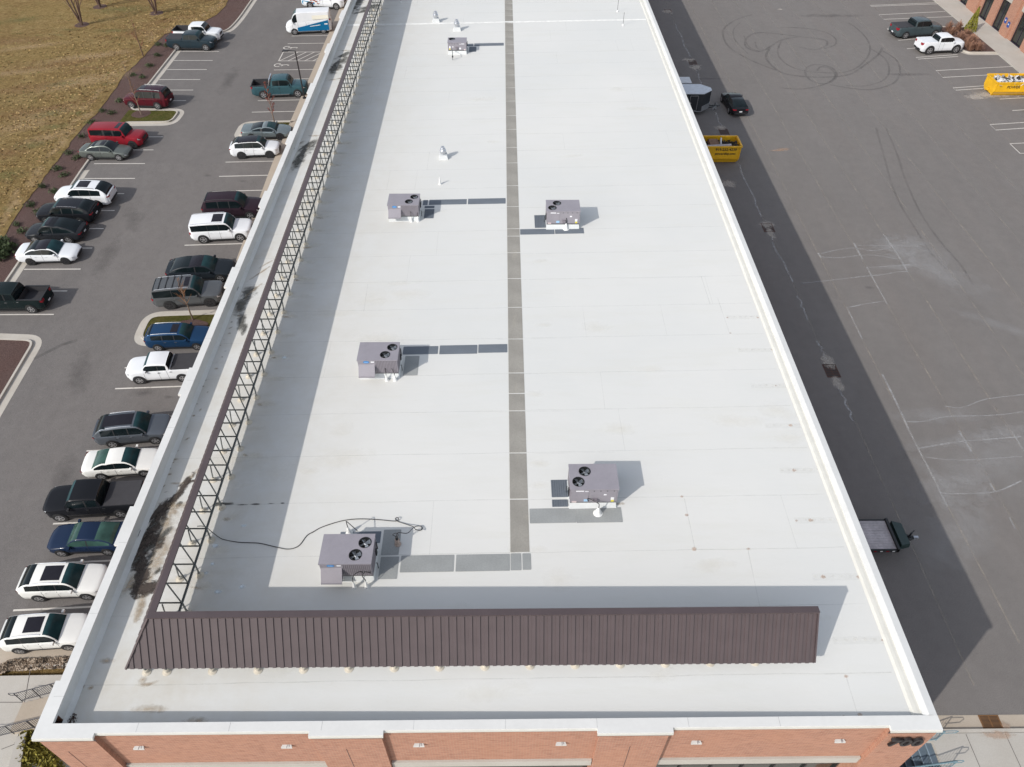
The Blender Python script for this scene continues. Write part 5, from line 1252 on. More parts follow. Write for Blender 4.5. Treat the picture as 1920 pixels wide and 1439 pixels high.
cone(741, 713.5, 'right of the two small white cones before the middle left unit', .13, .36, [(0, 0, .35), (0, .02, .5), (-.14, .2, .66), (-.04, .36, .7)])
cone(725.5, 713.5, 'left of the two small white cones before the middle left unit', .13, .36, [(0, 0, .35), (0, .02, .5), (-.02, .2, .7), (.12, .36, .7)])
cone(771.5, 416, 'left of the two small white cones before the upper left unit', .13, .38, [(0, 0, .36), (0, .0, .62), (-.06, .3, .7)])
cone(784, 415.5, 'right of the two small white cones before the upper left unit', .13, .38, [(0, 0, .36), (0, .02, .55), (.1, .3, .6)])
cone(1121, 963, 'large white cone with a round flange on the pad before the nearest right unit', .23, .42, [(0, 0, .40), (0, 0, .62), (-.06, .02, .7), (-.42, .28, .66), (-.42, .3, .45)], True)
cone(1061, 430, 'large white cone with a round flange before the farther right unit', .23, .42, [(0, 0, .40), (0, 0, .7), (-.02, .2, .85)], True)
cone(825, 346, 'thin white cone alone on the roof below the silver vent', .14, .55)
cone(863, 102, 'small white stub standing before the small far roof unit', .14, .22)
cone(1168, 48, 'nearer of the two thin grey pipes near the right far roof edge', .12, .16, [(0, 0, .1), (0, 0, 1.15)])
cone(1157.5, 22.5, 'farther of the two thin grey pipes near the right far roof edge', .12, .16, [(0, 0, .1), (0, 0, 1.15)])
cone(752, 5, 'thin pipe in the screen shadow at the far left of the roof', .10, .12, [(0, 0, .1), (0, 0, .7)])
# gas pipe stand of the small unit
p = K(849, 113); t = thing('gas_pipe', 'short dark pipe stand before the small far roof unit', 'pipe', p)
link('riser', MB().tube(smoothpts([(0, 0, 0), (0, 0, .62), (-.02, .25, .68), (-.1, .9, .62), (-.1, 1.0, .5)], 4), .03, 7), M_STEEL, t, smooth=True)
link('regulator', MB().lathe([(.02, .2), (.07, .24), (.07, .34), (.02, .4)], (0, 0, 0), 10), M_BLKG, t)
# pipe stack on the pad
p = K(746, 1021); t = thing('pipe_stack', 'short brownish pipe stack with a black cable, beside the nearest left unit', 'pipe flashing', p)
link('base', MB().lathe([(.14, .01), (.13, .06), (.10, .10), (.10, .34), (.085, .36)], (0, 0, 0), 14), mat('stained_pvc', (.42, .33, .28), .7, noise=((9, .3),)), t, smooth=True)
link('cap', MB().lathe([(.055, .36), (.06, .42), (.05, .55), (.02, .57)], (0, 0, 0), 12), M_BLKG, t)
link('cable_coil', MB().tube([(-.03+.11*math.cos(q*.5), .02+.02*math.sin(q), .66+.11*math.sin(q*.5)) for q in range(26)], .012, 6), M_CABLE, t)
zq2 = Z(.125, 580, 940); zq3 = Z(.25, 160, 760)
cb = [K(746, 1021)+Vector((.0, 0, .55)), K(746, 1021)+Vector((.08, .06, .75))]
cb += [K(*zq2(*p), h) for p, h in (((1470, 480), .60), ((1560, 400), .35), ((1620, 375), .14), ((1680, 378), .05), ((1690, 415), .03), ((1650, 440), .05), ((1590, 420), .22), ((1560, 385), .20), ((1450, 345), .06), ((1330, 305), .03), ((1290, 270), .04), ((1310, 245), .10), ((1340, 260), .09), ((1320, 292), .03), ((1250, 298), .02), ((1000, 275), .02), ((720, 268), .02), ((480, 298), .02), ((200, 385), .02), ((60, 460), .02))]
cb += [K(*zq3(*p), .02) for p in ((1660, 980), (1600, 1055), (1520, 1080), (1420, 1062), (1300, 1035), (1150, 1028), (1030, 1005))]+[K(*zq3(960, 960), .25), K(*zq3(900, 912), .9), K(*zq3(840, 908), .95)]
o = link('black_cable', MB().tube(smoothpts(cb, 6), .017, 6), M_CABLE, smooth=True); tag(o, 'long thin black cable snaking over the roof from the screen truss to the pipe stack', 'cable')
def vent(u, v, lab, s=1.0):
    p = K(u, v); t = thing('exhaust_vent', lab, 'roof vent', p, R(4), 'silver exhaust vents on the roof')
    link('kerb', MB().add([(-.33*s, -.33*s, -.02), (.33*s, -.33*s, -.02), (.33*s, .33*s, -.02), (-.33*s, .33*s, -.02), (-.25*s, -.25*s, .30*s), (.25*s, -.25*s, .30*s), (.25*s, .25*s, .30*s), (-.25*s, .25*s, .30*s)], [(0,1,5,4),(1,2,6,5),(2,3,7,6),(3,0,4,7),(4,5,6,7)]), M_CLEAN, t)
    link('stem', MB().lathe([(.16*s, .30*s), (.16*s, .48*s)], (0, 0, 0), 16), M_GALV, t)
    link('hood', MB().lathe([(.22*s, .44*s), (.23*s, .50*s), (.23*s, .60*s), (.18*s, .66*s), (.18*s, .74*s), (.12*s, .80*s), (.12*s, .86*s), (.02*s, .90*s)], (0, 0, 0), 20), M_GALV, t, smooth=True)
vent(831.5, 296.5, 'silver exhaust vent alone on the roof, nearest of the three', 1.0)
vent(817.5, 41, 'silver exhaust vent beyond the pale ridge line, farthest of the three', 1.1)
vent(857, 57, 'silver exhaust vent just above the small far roof unit', 1.1)

# ================================================================== IN THE YARD
def dumpster(name, lab, x0, x1, y0, y1, h, rubbish, text=None, rot=0, loc=None):
    cx, cy = (x0+x1)/2, (y0+y1)/2; a, b = (x1-x0)/2, (y1-y0)/2
    t = thing('dumpster', lab, 'dumpster', (cx, cy, 0) if loc is None else loc, rot, None)
    sh = MB(); tp = .30; zl_ = .55
    # flared tub: lower hopper tapers in
    prof = [(-b+.28, .12), (-b+.0, zl_), (-b, h)]
    def ring(dx, dy, z): return [(-a+dx, -b+dy, z), (a-dx, -b+dy, z), (a-dx, b-dy, z), (-a+dx, b-dy, z)]
    v = ring(.05, .22, .14)+ring(0, 0, zl_)+ring(0, 0, h)+ring(.07, .07, h)+ring(.07, .07, .6)
    f = []
    for k in range(4):
        for i in range(4): j = (i+1) % 4; f.append((k*4+i, k*4+j, k*4+4+j, k*4+4+i))
    f.append((0, 3, 2, 1)); f.append((16, 17, 18, 19)); sh.add(v, f); link('tub', sh, [M_DUMP], t)
    rim = MB()
    for (p, q) in (((-a-.03, -b-.03), (a+.03, -b-.03)), ((a+.03, -b-.03), (a+.03, b+.03)), ((a+.03, b+.03), (-a-.03, b+.03)), ((-a-.03, b+.03), (-a-.03, -b-.03))): rim.obox((p[0], p[1], h-.03), (q[0], q[1], h-.03), .10, .13)
    link('rim', rim, M_DUMP, t)
    rb = MB()
    for k in range(int(2*a/.9)+1):
        x = -a+.06+(2*a-.12)*k/int(2*a/.9+.001); rb.box(x-.04, x+.04, -b-.05, -b-.001, zl_+.02, h-.1) if k in (0, int(2*a/.9)) else None
    rb.box(-a, a, -b-.03, -b-.001, zl_-.02, zl_+.03); link('side_rib', rb, M_DUMP, t)
    link('skid', MB().box(-a+.1, a-.1, -b+.35, -b+.5, 0, .139).box(-a+.1, a-.1, b-.5, b-.35, 0, .139), M_DUMP, t)
    link('hook', MB().box(a+.035, a+.16, -.2, .2, h*.55, h*.7).box(-a-.16, -a-.035, -.2, .2, .3, .5), M_DUMP, t)
    if text:
        for i, (s_, z, sz) in enumerate(text):
            fc = bpy.data.curves.new('t', 'FONT'); fc.body = s_; fc.size = sz; fc.extrude = .003; fc.align_x = 'CENTER'; fc.offset = .006
            q = bpy.data.objects.new('t', fc); COL.objects.link(q); me = bpy.data.meshes.new_from_object(q.evaluated_get(bpy.context.evaluated_depsgraph_get())); bpy.data.objects.remove(q)
            me.materials.clear(); me.materials.append(M_LETTER); q = bpy.data.objects.new('lettering', me); COL.objects.link(q); q.parent = t
            q.rotation_euler = (R(90), 0, 0); q.location = ((a-1.35) if len(text) > 1 and rot == 0 else (-a+1.9+i*2.2), -b-.012, z)
    return t, a, b, h
t, a, b, h = dumpster('dumpster', 'yellow dumpster with phone number, half hidden by the roof edge', 16.4, 21.45, 62.0, 63.95, 1.72, 1, [('919-232-4239', 1.30, .34), ('powerdisp.com', .93, .30)])
random.seed(3)
def junk(name, lab, pos, sz, rot, m):
    o = link(name, MB().box(-sz[0]/2, sz[0]/2, -sz[1]/2, sz[1]/2, 0, sz[2]), m); o.location = pos; o.rotation_euler = rot; tag(o, lab, name.replace('_', ' '), 'rubbish in the dumpsters'); return o
M_CARD = mat('brown_cardboard', (.20, .12, .08), .9, noise=((4, .25),)); M_SHEET = mat('white_sheet_scrap', (.55, .56, .58), .6, noise=((3, .2),)); M_DSC = mat('dark_rubbish', (.05, .045, .04), .9, noise=((8, .5),))
def heap(lab, cx, cy, a, b, z, m, n=260, s=.16, col2=None):
    mb = MB()
    for k in range(n):
        x, y = random.uniform(-a, a), random.uniform(-b, b); c = Vector((cx+x, cy+y, z+random.uniform(-.1, .16))); q = Vector([random.uniform(-1, 1) for _ in range(3)]).normalized()*random.uniform(.4, 1.4)*s; q2 = Vector([random.uniform(-1, 1) for _ in range(3)]).normalized()*random.uniform(.3, 1)*s
        mb.quad(c-q, c-q2, c+q, c+q2)
    mb.box(cx-a, cx+a, cy-b, cy+b, z-.9, z-.08)
    o = link('rubbish', mb, m, fix=False); tag(o, lab, 'rubbish', None, 'stuff')
heap('dark loose rubbish filling the half-hidden yellow dumpster', 18.93, 62.97, 2.4, .88, 1.32, M_DSC)
junk('cardboard_box', 'brown cardboard sheet leaning on the rubbish in the half-hidden dumpster', (19.1, 62.9, 1.45), (.9, .9, .25), (.3, .1, .2), M_CARD)
junk('panel_scrap', 'white strip of board beside the brown cardboard in the dumpster', (19.75, 62.9, 1.5), (.12, 1.1, .2), (.4, .1, -.1), M_SHEET)
junk('plank', 'grey plank lying along the near side of the half-hidden dumpster', (19.5, 62.35, 1.62), (2.2, .22, .06), (.2, -.03, .04), M_WOOD)
L2 = G(1860.6, 180.6); 
t, a, b, h = dumpster('dumpster', 'yellow dumpster heaped with white scrap at the right picture edge', L2.x-.2, L2.x+6.4, L2.y-.15, L2.y+2.0, 1.5, 1, [('POWER', .88, .40), ('disposal', .55, .22)][:1])
heap('white and dark scrap heaped in the dumpster at the right picture edge', t.location.x, t.location.y, a-.15, b-.1, 1.25, M_SHEET, 150, .35)
heap('dark scrap mixed into the heap in the dumpster at the right edge', t.location.x, t.location.y, a-.2, b-.15, 1.28, M_DSC, 70, .3)
junk('panel_scrap', 'long white panel lying across the heap in the right-hand dumpster', (t.location.x+.2, t.location.y-.3, 1.5), (2.6, .35, .05), (.2, -.06, .12), M_SHEET)
junk('panel_scrap', 'black sheet on the far end of the heap in the right-hand dumpster', (t.location.x+1.6, t.location.y+.2, 1.55), (1.8, .8, .05), (.2, -.08, .2), M_BLKG)
# enclosed trailer
def trailer(lab, y0, y1, xn, xl, h):
    t = thing('enclosed_trailer', lab, 'trailer', (xn-2.5, (y0+y1)/2, 0)); b = (y1-y0)/2; xx = 2.5; x0 = xl-t.location.x
    out = [(x0, -b), (xx-1.15, -b), (xx-.25, -.28), (xx-.25, .28), (xx-1.15, b), (x0, b)]
    link('body', MB().prism(out, .45, h-.06), mat('trailer_black', (.025, .03, .036), .4, 0, .5), t)
    link('roof', MB().prism([(p[0]*1.0+(.03 if p[0] > x0 else 0), p[1]*1.02) for p in out], h-.059, h), mat('pale_roof_sheet', (.55, .60, .66), .4), t)
    link('nose_plate', MB().prism([(xx-1.13, -b-.01), (xx-.22, -.29), (xx-.22, .29), (xx-1.13, b+.01), (xx-1.16, b-.0), (xx-.26, .27), (xx-.26, -.27), (xx-1.16, -b+.0)], .40, .95), M_GALV, t)
    link('bottom_trim', MB().box(x0, xx-1.15, -b-.02, -b-.001, .38, .46), M_GALV, t)
    xd = xx-2.05
    fr = MB().box(xd-.4, xd-.36, -b-.025, -b-.001, .5, h-.22).box(xd+.36, xd+.4, -b-.025, -b-.001, .5, h-.22).box(xd-.36, xd+.36, -b-.025, -b-.001, h-.27, h-.22).box(xd-.36, xd+.36, -b-.025, -b-.001, .5, .54)
    d = link('door', MB().box(xd-.355, xd+.355, -b-.012, -b-.001, .545, h-.275), mat('trailer_black2', (.02, .024, .03), .4), t); link('frame', fr, M_GALV, d); link('handle', MB().box(xd-.33, xd-.27, -b-.05, -b-.013, 1.2, 1.35), M_WHITE, d)
    for s_ in (-1, 1): link('wheel', MB().lathe([(.34, s_*(b-.02)), (.34, s_*(b+.16)), (.2, s_*(b+.17))], (x0+.9, 0, .34), 18, 'y'), M_TYREM, t)
    link('hitch', MB().obox((xx-.3, -.3, .45), (xx+.75, 0, .5), .08, .1).obox((xx-.3, .3, .45), (xx+.75, 0, .5), .08, .1).tube([(xx+.45, .0, .02), (xx+.45, 0, .85)], .04, 8).box(xx+.6, xx+.95, -.06, .06, .48, .58), M_BLKG, t)
    link('tongue_jack', MB().tube([(xx+.45, 0, .8), (xx+.62, -.16, .86)], .03, 6).box(xx+.3, xx+.6, -.2, -.08, .3, .5), M_GALV, t)
pn = G(1332, 214)
trailer('black enclosed trailer with a pale roof and V-shaped nose, by the roof edge', pn.y-.35, pn.y+1.85, 21.0, 15.0, 2.25)
p = G(1289, 168); t = thing('storage_box', 'small pale box just visible behind the black enclosed trailer', 'storage box', (18.9, 76.4, 0))
link('body', MB().box(-1.2, .5, -.7, .7, .1, 1.6), mat('pale_box', (.5, .53, .56), .5), t); link('lid', MB().box(-1.24, .54, -.74, .74, 1.601, 1.66), mat('pale_box_lid', (.6, .63, .66), .5), t)
# flatbed trailer
t = thing('flatbed_trailer', 'flatbed trailer with weathered plank deck and dark green tool box', 'trailer', (18.0, 22.6, 0))
zt_ = .82; dx1 = 20.2-18.0; q = Z(.4025, 1400, 860)
yb0 = hit(*q(715, 428), lambda x, y: zt_).y-22.6; yb1 = hit(*q(652, 283), lambda x, y: zt_).y-22.6; xr_ = hit(*q(712, 428), lambda x, y: zt_).x-18.0
fr = MB().box(-3.2, xr_, yb0, yb0+.08, zt_-.18, zt_+.02).box(-3.2, xr_, yb1-.08, yb1, zt_-.18, zt_+.02).box(xr_-.1, xr_+.02, yb0, yb1, zt_-.18, zt_+.12); link('frame', fr, M_BLKG, t)
for k in range(11): y = yb0+.09+(yb1-yb0-.18)*k/11; link('plank', MB().box(-3.1, xr_-.11, y+.004, y+(yb1-yb0-.18)/11-.006, zt_-.05, zt_), M_WOOD, t)
for k in range(6): x = xr_-.2-.32*k; link('reflector', MB().box(x-.13, x, yb0-.008, yb0-.001, zt_-.13, zt_-.06), M_TAIL if k % 2 else M_WHITE, t)
for x in (-1.6, -.7): link('wheel', MB().lathe([(.36, yb0+.1), (.36, yb0-.1), (.2, yb0-.11)], (x, 0, .36), 18, 'y'), M_TYREM, t)
ym = (yb0+yb1)/2
link('tool_box', MB().add([(xr_+.15, ym-.75, .55), (xr_+.72, ym-.62, .55), (xr_+.72, ym+.62, .55), (xr_+.15, ym+.75, .55), (xr_+.15, ym-.75, .98), (xr_+.66, ym-.62, .92), (xr_+.66, ym+.62, .92), (xr_+.15, ym+.75, .98)], [(0,1,5,4),(1,2,6,5),(2,3,7,6),(3,0,4,7),(4,5,6,7),(0,3,2,1)]), M_DGREEN, t)
link('hitch', MB().obox((xr_, ym-.5, .5), (xr_+1.25, ym, .5), .1, .12).obox((xr_, ym+.5, .5), (xr_+1.25, ym, .5), .1, .12).tube([(xr_+.95, ym, .05), (xr_+.95, ym, .95)], .05, 8).tube([(xr_+.95, ym, .9), (xr_+1.15, ym+.15, .95)], .03, 6), M_BLKG, t)
link('coupler', MB().box(xr_+1.2, xr_+1.45, ym-.06, ym+.06, .46, .6), M_GALV, t)

# ================================================================== SECOND BUILDING AND ITS PAVEMENT
BXX = 60.6
struct('pavement', MB().box(57.4, BXX, 60, 180, -.2, .13), M_CONC)
b2 = thing('brick_building', 'orange brick building with dark tall windows beyond the yard', 'building', (BXX, 95, 0))
wins = [(111.2, 113.3), (107.3, 109.3), (102.96, 104.9), (97.4, 99.45), (93.86, 95.86), (88.67, 91.1), (84.4, 86.5)]
wl = MB(); prev = 60.0
for (y0, y1) in sorted(wins):
    wl.box(BXX, BXX+.5, prev, y0, -.1, 7); wl.box(BXX+.001, BXX+.5, y0, y1, 3.4, 7); prev = y1
wl.box(BXX, BXX+.5, prev, 180, -.1, 7); wl.box(BXX+.51, BXX+25, 60, 180, -.1, 6.8)
link('wall', wl, M_BRICK, b2, world=True)
for (y0, y1) in wins:
    w_ = link('window', MB().box(BXX+.22, BXX+.25, y0, y1, .03, 3.4), M_GLASS, b2, world=True)
    link('frame', MB().box(BXX+.17, BXX+.219, y0+.002, y0+.07, .03, 3.398).box(BXX+.17, BXX+.219, y1-.07, y1-.002, .03, 3.398).box(BXX+.17, BXX+.219, (y0+y1)/2-.03, (y0+y1)/2+.03, .03, 3.398).box(BXX+.16, BXX+.219, y0+.08, y1-.08, .03, .14), mat('purple_black_frame', (.03, .02, .04), .5), w_, world=True)
    link('lintel', MB().box(BXX-.06, BXX+.15, y0-.15, y1+.15, 3.41, 4.0), M_CONC, b2, world=True)
for (y0, y1) in ((99.6, 102.8), (91.25, 93.7), (86.6, 88.5), (105.0, 107.2)): link('pilaster', MB().box(BXX-.22, BXX-.002, y0+.45, y1-.45, -.05, 7), M_BRICK, b2, world=True)
M_SIGN = mat('blue_sign', (.02, .07, .28), .4)
for i, (y, z, l) in enumerate(((93.05, 1.75, 'blue accessibility sign with a pale symbol on the far brick building, left of two'), (92.2, 1.55, 'small dark blue sign on the far brick building, right of two'))):
    s_ = thing('wall_sign', l, 'sign', (BXX-.235, y, z), 0, 'blue signs on the brick building')
    link('panel', MB().box(-.02, 0, -.24, .24, -.30, .30), M_SIGN, s_); link('symbol', MB().lathe([(.10, -.03), (.10, -.021)], (0, 0, .02), 14, 'x') if i == 0 else MB().box(-.03, -.021, -.1, .1, -.05, .1), mat('pale_symbol', (.6, .65, .75), .5), s_)
l_ = thing('wall_light', 'small dark wall lamp high on the far brick building', 'wall light', (BXX-.1, 90.2, 3.0)); link('housing', MB().box(-.1, .09, -.12, .12, -.1, .1), M_LETTER, l_); link('lens', MB().box(-.08, .05, -.1, .1, -.13, -.101), M_GLASS, l_)
pk = [G(*z7(*q)) for q in ((905, 318), (1185, 303), (1600, 632), (1195, 668), (1122, 600))]
pk2 = [(p.x, p.y) for p in pk]
bedp = [(pk2[0][0], pk2[0][1]), (57.38, pk2[1][1]), (57.38, pk2[3][1]+.1), (pk2[3][0], pk2[3][1]-.0), (pk2[3][0]-.5, pk2[3][1]+1.2), (pk2[0][0], pk2[0][1]-1.5)]
x0 = min(pk2[0][0], pk2[3][0]); y0, y1 = pk2[3][1]+.1, pk2[0][1]
kp = [(57.39, y1), (x0+.1, y1), (x0-.3, y1-1.5), (x0-.1, y0+.9), (x0+.6, y0), (57.39, y0)]
curb('kerb', subdiv(rounded(kp, .5), 2), 1, .45)
struct('planting_bed', drape(offs(rounded(kp, .5), .62), lambda x, y: 0, .12, .1), M_MULCH)

# ================================================================== PLANTS
def leafblob(mb, c, r, n, s, squash=1.0, up=.0):
    for k in range(n):
        d = Vector([random.gauss(0, 1) for _ in range(3)]).normalized(); q = r*random.random()**.45
        p = Vector(c)+Vector((d.x*q, d.y*q, abs(d.z)*q*squash+.02)); a_ = Vector([random.uniform(-1, 1) for _ in range(3)]).normalized()*s*random.uniform(.5, 1.3); b_ = Vector([random.uniform(-1, 1) for _ in range(3)]).normalized()*s*random.uniform(.4, 1)
        mb.quad(p-a_, p-b_, p+a_, p+b_)
def shrub(u, v, r, lab, m=None, n=130, group='low shrubs along the mulch bed', h=.1, hgt=.9, world=None, twig=M_BARK):
    p = G(u, v, h) if world is None else Vector(world); t = thing('shrub', lab, 'shrub', p, random.uniform(0, 6), group)
    mb = MB(); 
    for k in range(5): a_ = random.uniform(0, 6.3); leafblob(mb, (math.cos(a_)*r*.4, math.sin(a_)*r*.4, r*.1), r*.75, n//5, r*.17, hgt)
    link('foliage', mb, m or M_SHRUB, t, fix=False)
    st_ = MB()
    for k in range(5): a_ = k*1.3; st_.tube([(0, 0, -.03), (math.cos(a_)*r*.3, math.sin(a_)*r*.3, r*.5)], .015, 5)
    link('stem', st_, twig, t)
z1 = Z(.25, 0, 0); z2 = Z(.271, 0, 280)
sl_ = [(z1(1190, 340), .5), (z1(1250, 350), .45), (z1(1187, 422), .5), (z1(1122, 500), .5), (z1(995, 570), .42), (z1(1062, 587), .5), (z1(905, 762), .5), (z1(775, 838), .45), (z1(838, 856), .5), (z1(690, 925), .5), (z1(615, 1030), .45), (z1(520, 1155), .45), (z1(580, 1190), .5), (z1(425, 1280), .55), (z1(485, 1320), .48), (z1(330, 1405), .5),
       (z2(385, 148), .5), (z2(303, 263), .45), (z2(368, 300), .5), (z2(205, 395), .5), (z2(262, 436), .5), (z2(107, 530), .42), (z2(162, 574), .5)]
seen = []
for i, ((u, v), r) in enumerate(sl_):
    if any((u-a)**2+(v-b)**2 < 60 for a, b in seen): continue
    seen.append((u, v)); shrub(u, v, r, 'small low dark green shrub in the brown mulch strip beside the dry grass')
shrub(*z2(38, 735), 1.15, 'large round green shrub at the left picture edge in the mulch', n=500, group=None)
shrub(*z2(-2, 675), 1.0, 'green shrub cut by the left picture edge, just above the large round one', n=400, group=None)
def tree(u, v, H, lab, m_b=M_BARK, m_t=None, spread=.35, n=9, stems=1, group=None, h=.13, leaves=0, tsize=.05, base=.25, pos=None, dens=3):
    p = G(u, v, h) if pos is None else pos; t = thing('bare_tree', lab, 'tree', p, random.uniform(0, 6.28), group)
    tr = MB(); br = MB(); lf_ = MB()
    for s_ in range(stems):
        a_ = 2*math.pi*s_/max(stems, 1)+random.uniform(-.3, .3); ln = 0 if stems == 1 else spread*.6
        top = Vector((math.cos(a_)*ln*H, math.sin(a_)*ln*H, H)); pts = [Vector((0, 0, -.05))]+[top*(k/6)+Vector((random.uniform(-.02, .02)*H*.3, random.uniform(-.02, .02)*H*.3, 0)) for k in range(1, 7)]
        r0 = .012*H+.02; tr.tube(pts, [r0*(1-k/6.6) for k in range(7)], 7)
        for k in range(n):
            f = base+(1-base)*k/n+random.uniform(-.02, .02); i = min(5, int(f*6)); o_ = pts[i]+(pts[i+1]-pts[i])*(f*6-i); an = random.uniform(0, 6.28); L_ = spread*H*(1.05-f)*random.uniform(.7, 1.2)
            d = Vector((math.cos(an), math.sin(an), random.uniform(1.0, 1.8))).normalized(); e = o_+d*L_; mid = (o_+e)/2+Vector((0, 0, -.04*L_))
            br.tube([o_, mid, e], [r0*.35*(1.1-f)+.006, r0*.2*(1.1-f)+.005, .004], 5)
            for q in range(dens):
                w_ = random.uniform(.3, 1); b0 = o_+(e-o_)*w_; an2 = an+random.uniform(-1.2, 1.2); d2 = Vector((math.cos(an2), math.sin(an2), random.uniform(.6, 1.8))).normalized(); e2 = b0+d2*L_*random.uniform(.25, .5); br.tube([b0, e2], [.008, .003], 4)
                for x in range(leaves):
                    c = b0+(e2-b0)*random.uniform(.2, 1.1)+Vector([random.uniform(-.05, .05) for _ in range(3)]); a2 = Vector([random.uniform(-1, 1) for _ in range(3)]).normalized()*tsize; b2_ = Vector([random.uniform(-1, 1) for _ in range(3)]).normalized()*tsize*.7; lf_.quad(c-a2, c-b2_, c+a2, c+b2_)
    link('trunk', tr, m_b, t, smooth=True); link('branches', br, m_t or m_b, t)
    if leaves: link('crown', lf_, m_t or m_b, t, fix=False)
    return t
tree(154, 48, 8.5, 'leafless tree with several upright stems, nearest on the dry grass hill', stems=4, spread=.34, n=6, dens=3, group=None)
tree(188, 14, 8, 'leafless multi-stemmed tree at the top edge, middle one on the hill', stems=4, spread=.36, n=6)
tree(293, 26, 8, 'leafless spreading tree at the top edge, rightmost on the hill', stems=4, spread=.5, n=6)
tree(269, 106, 4.3, 'thin reddish young tree at the grass edge of the mulch strip', m_b=M_BARK, m_t=M_LEAFR, n=14, spread=.28, leaves=3, tsize=.035)
tree(249, 170, 3.4, 'very thin bare sapling in the mulch above the maroon SUV', m_b=M_BARKP, n=8, spread=.2, h=.1)
tree(265.5, 216, 4.2, 'thin young tree with rusty twigs in the left grassy island', m_b=M_BARKP, m_t=M_LEAFO, n=16, spread=.26, leaves=3, tsize=.035)
tree(516.5, 240, 4.9, 'young tree with red-brown leaves in the upper island by the building', m_b=M_BARKP, m_t=M_LEAFR, n=22, spread=.24, leaves=10, tsize=.05, base=.3)
tree(362, 600, 4.0, 'bare pale twiggy young tree in the lower island by the building', m_b=M_BARKP, m_t=M_LEAFO, n=22, spread=.42, leaves=0, base=.35, dens=5)
for (u, v) in ((154, 49), (188, 15), (294, 27)): struct('tree_mulch_ring', drape(circ(G(u, v), .9), grd, .155, .03), M_MULCH)
# ornamental grasses and conifer in the bed by the second building
def ogr(x, y, r, hh, lab):
    t = thing('ornamental_grass', lab, 'ornamental grass', (x, y, .12), 0, 'rusty ornamental grasses in the bed'); mb = MB()
    for k in range(230):
        a_ = random.uniform(0, 6.28); q = random.random()**.6; lean = q*r; b0 = Vector((math.cos(a_)*q*.25, math.sin(a_)*q*.25, 0)); e = Vector((math.cos(a_)*lean, math.sin(a_)*lean, hh*random.uniform(.45, 1.35)*(1-.45*q))); w_ = Vector((-math.sin(a_), math.cos(a_), 0))*.013
        m_ = (b0+e)/2+Vector((0, 0, hh*.15)); mb.quad(b0-w_, b0+w_, m_+w_, m_-w_); mb.quad(m_-w_, m_+w_, e+w_*1.6, e-w_*1.6)
    link('stalks', mb, M_ORN, t, fix=False)
yy0, yy1 = y0+1.0, y1-1.0; k = 0
while yy0 < yy1:
    for x in (x0+1.0, x0+2.3, x0+3.6, x0+4.9):
        if x < 56.9: ogr(x+random.uniform(-.3, .3), yy0+random.uniform(-.4, .4), random.uniform(.6, .95), random.uniform(.7, 1.15), 'clump of rusty brown ornamental grass in the bed before the far building')
    yy0 += 1.55
p = G(*z7(1262, 385)); t = thing('conifer', 'pointed yellow-green conifer rising from the rusty grasses', 'tree', (p.x, p.y, .12)); mb = MB()
for k in range(900):
    z = random.random()**1.2; r = .75*(1-z)*random.random()**.35+.02; a_ = random.uniform(0, 6.28); c = Vector((r*math.cos(a_), r*math.sin(a_), .15+z*2.6)); q = Vector((random.uniform(-.4, .4), random.uniform(-.4, .4), 1)).normalized()*.16; q2 = Vector([random.uniform(-1, 1) for _ in range(3)]).normalized()*.06; mb.quad(c-q, c-q2, c+q, c+q2)
link('crown', mb, M_EVER, t, fix=False); link('trunk', MB().tube([(0, 0, -.05), (0, 0, 1.8)], [.07, .02], 7), M_BARK, t)

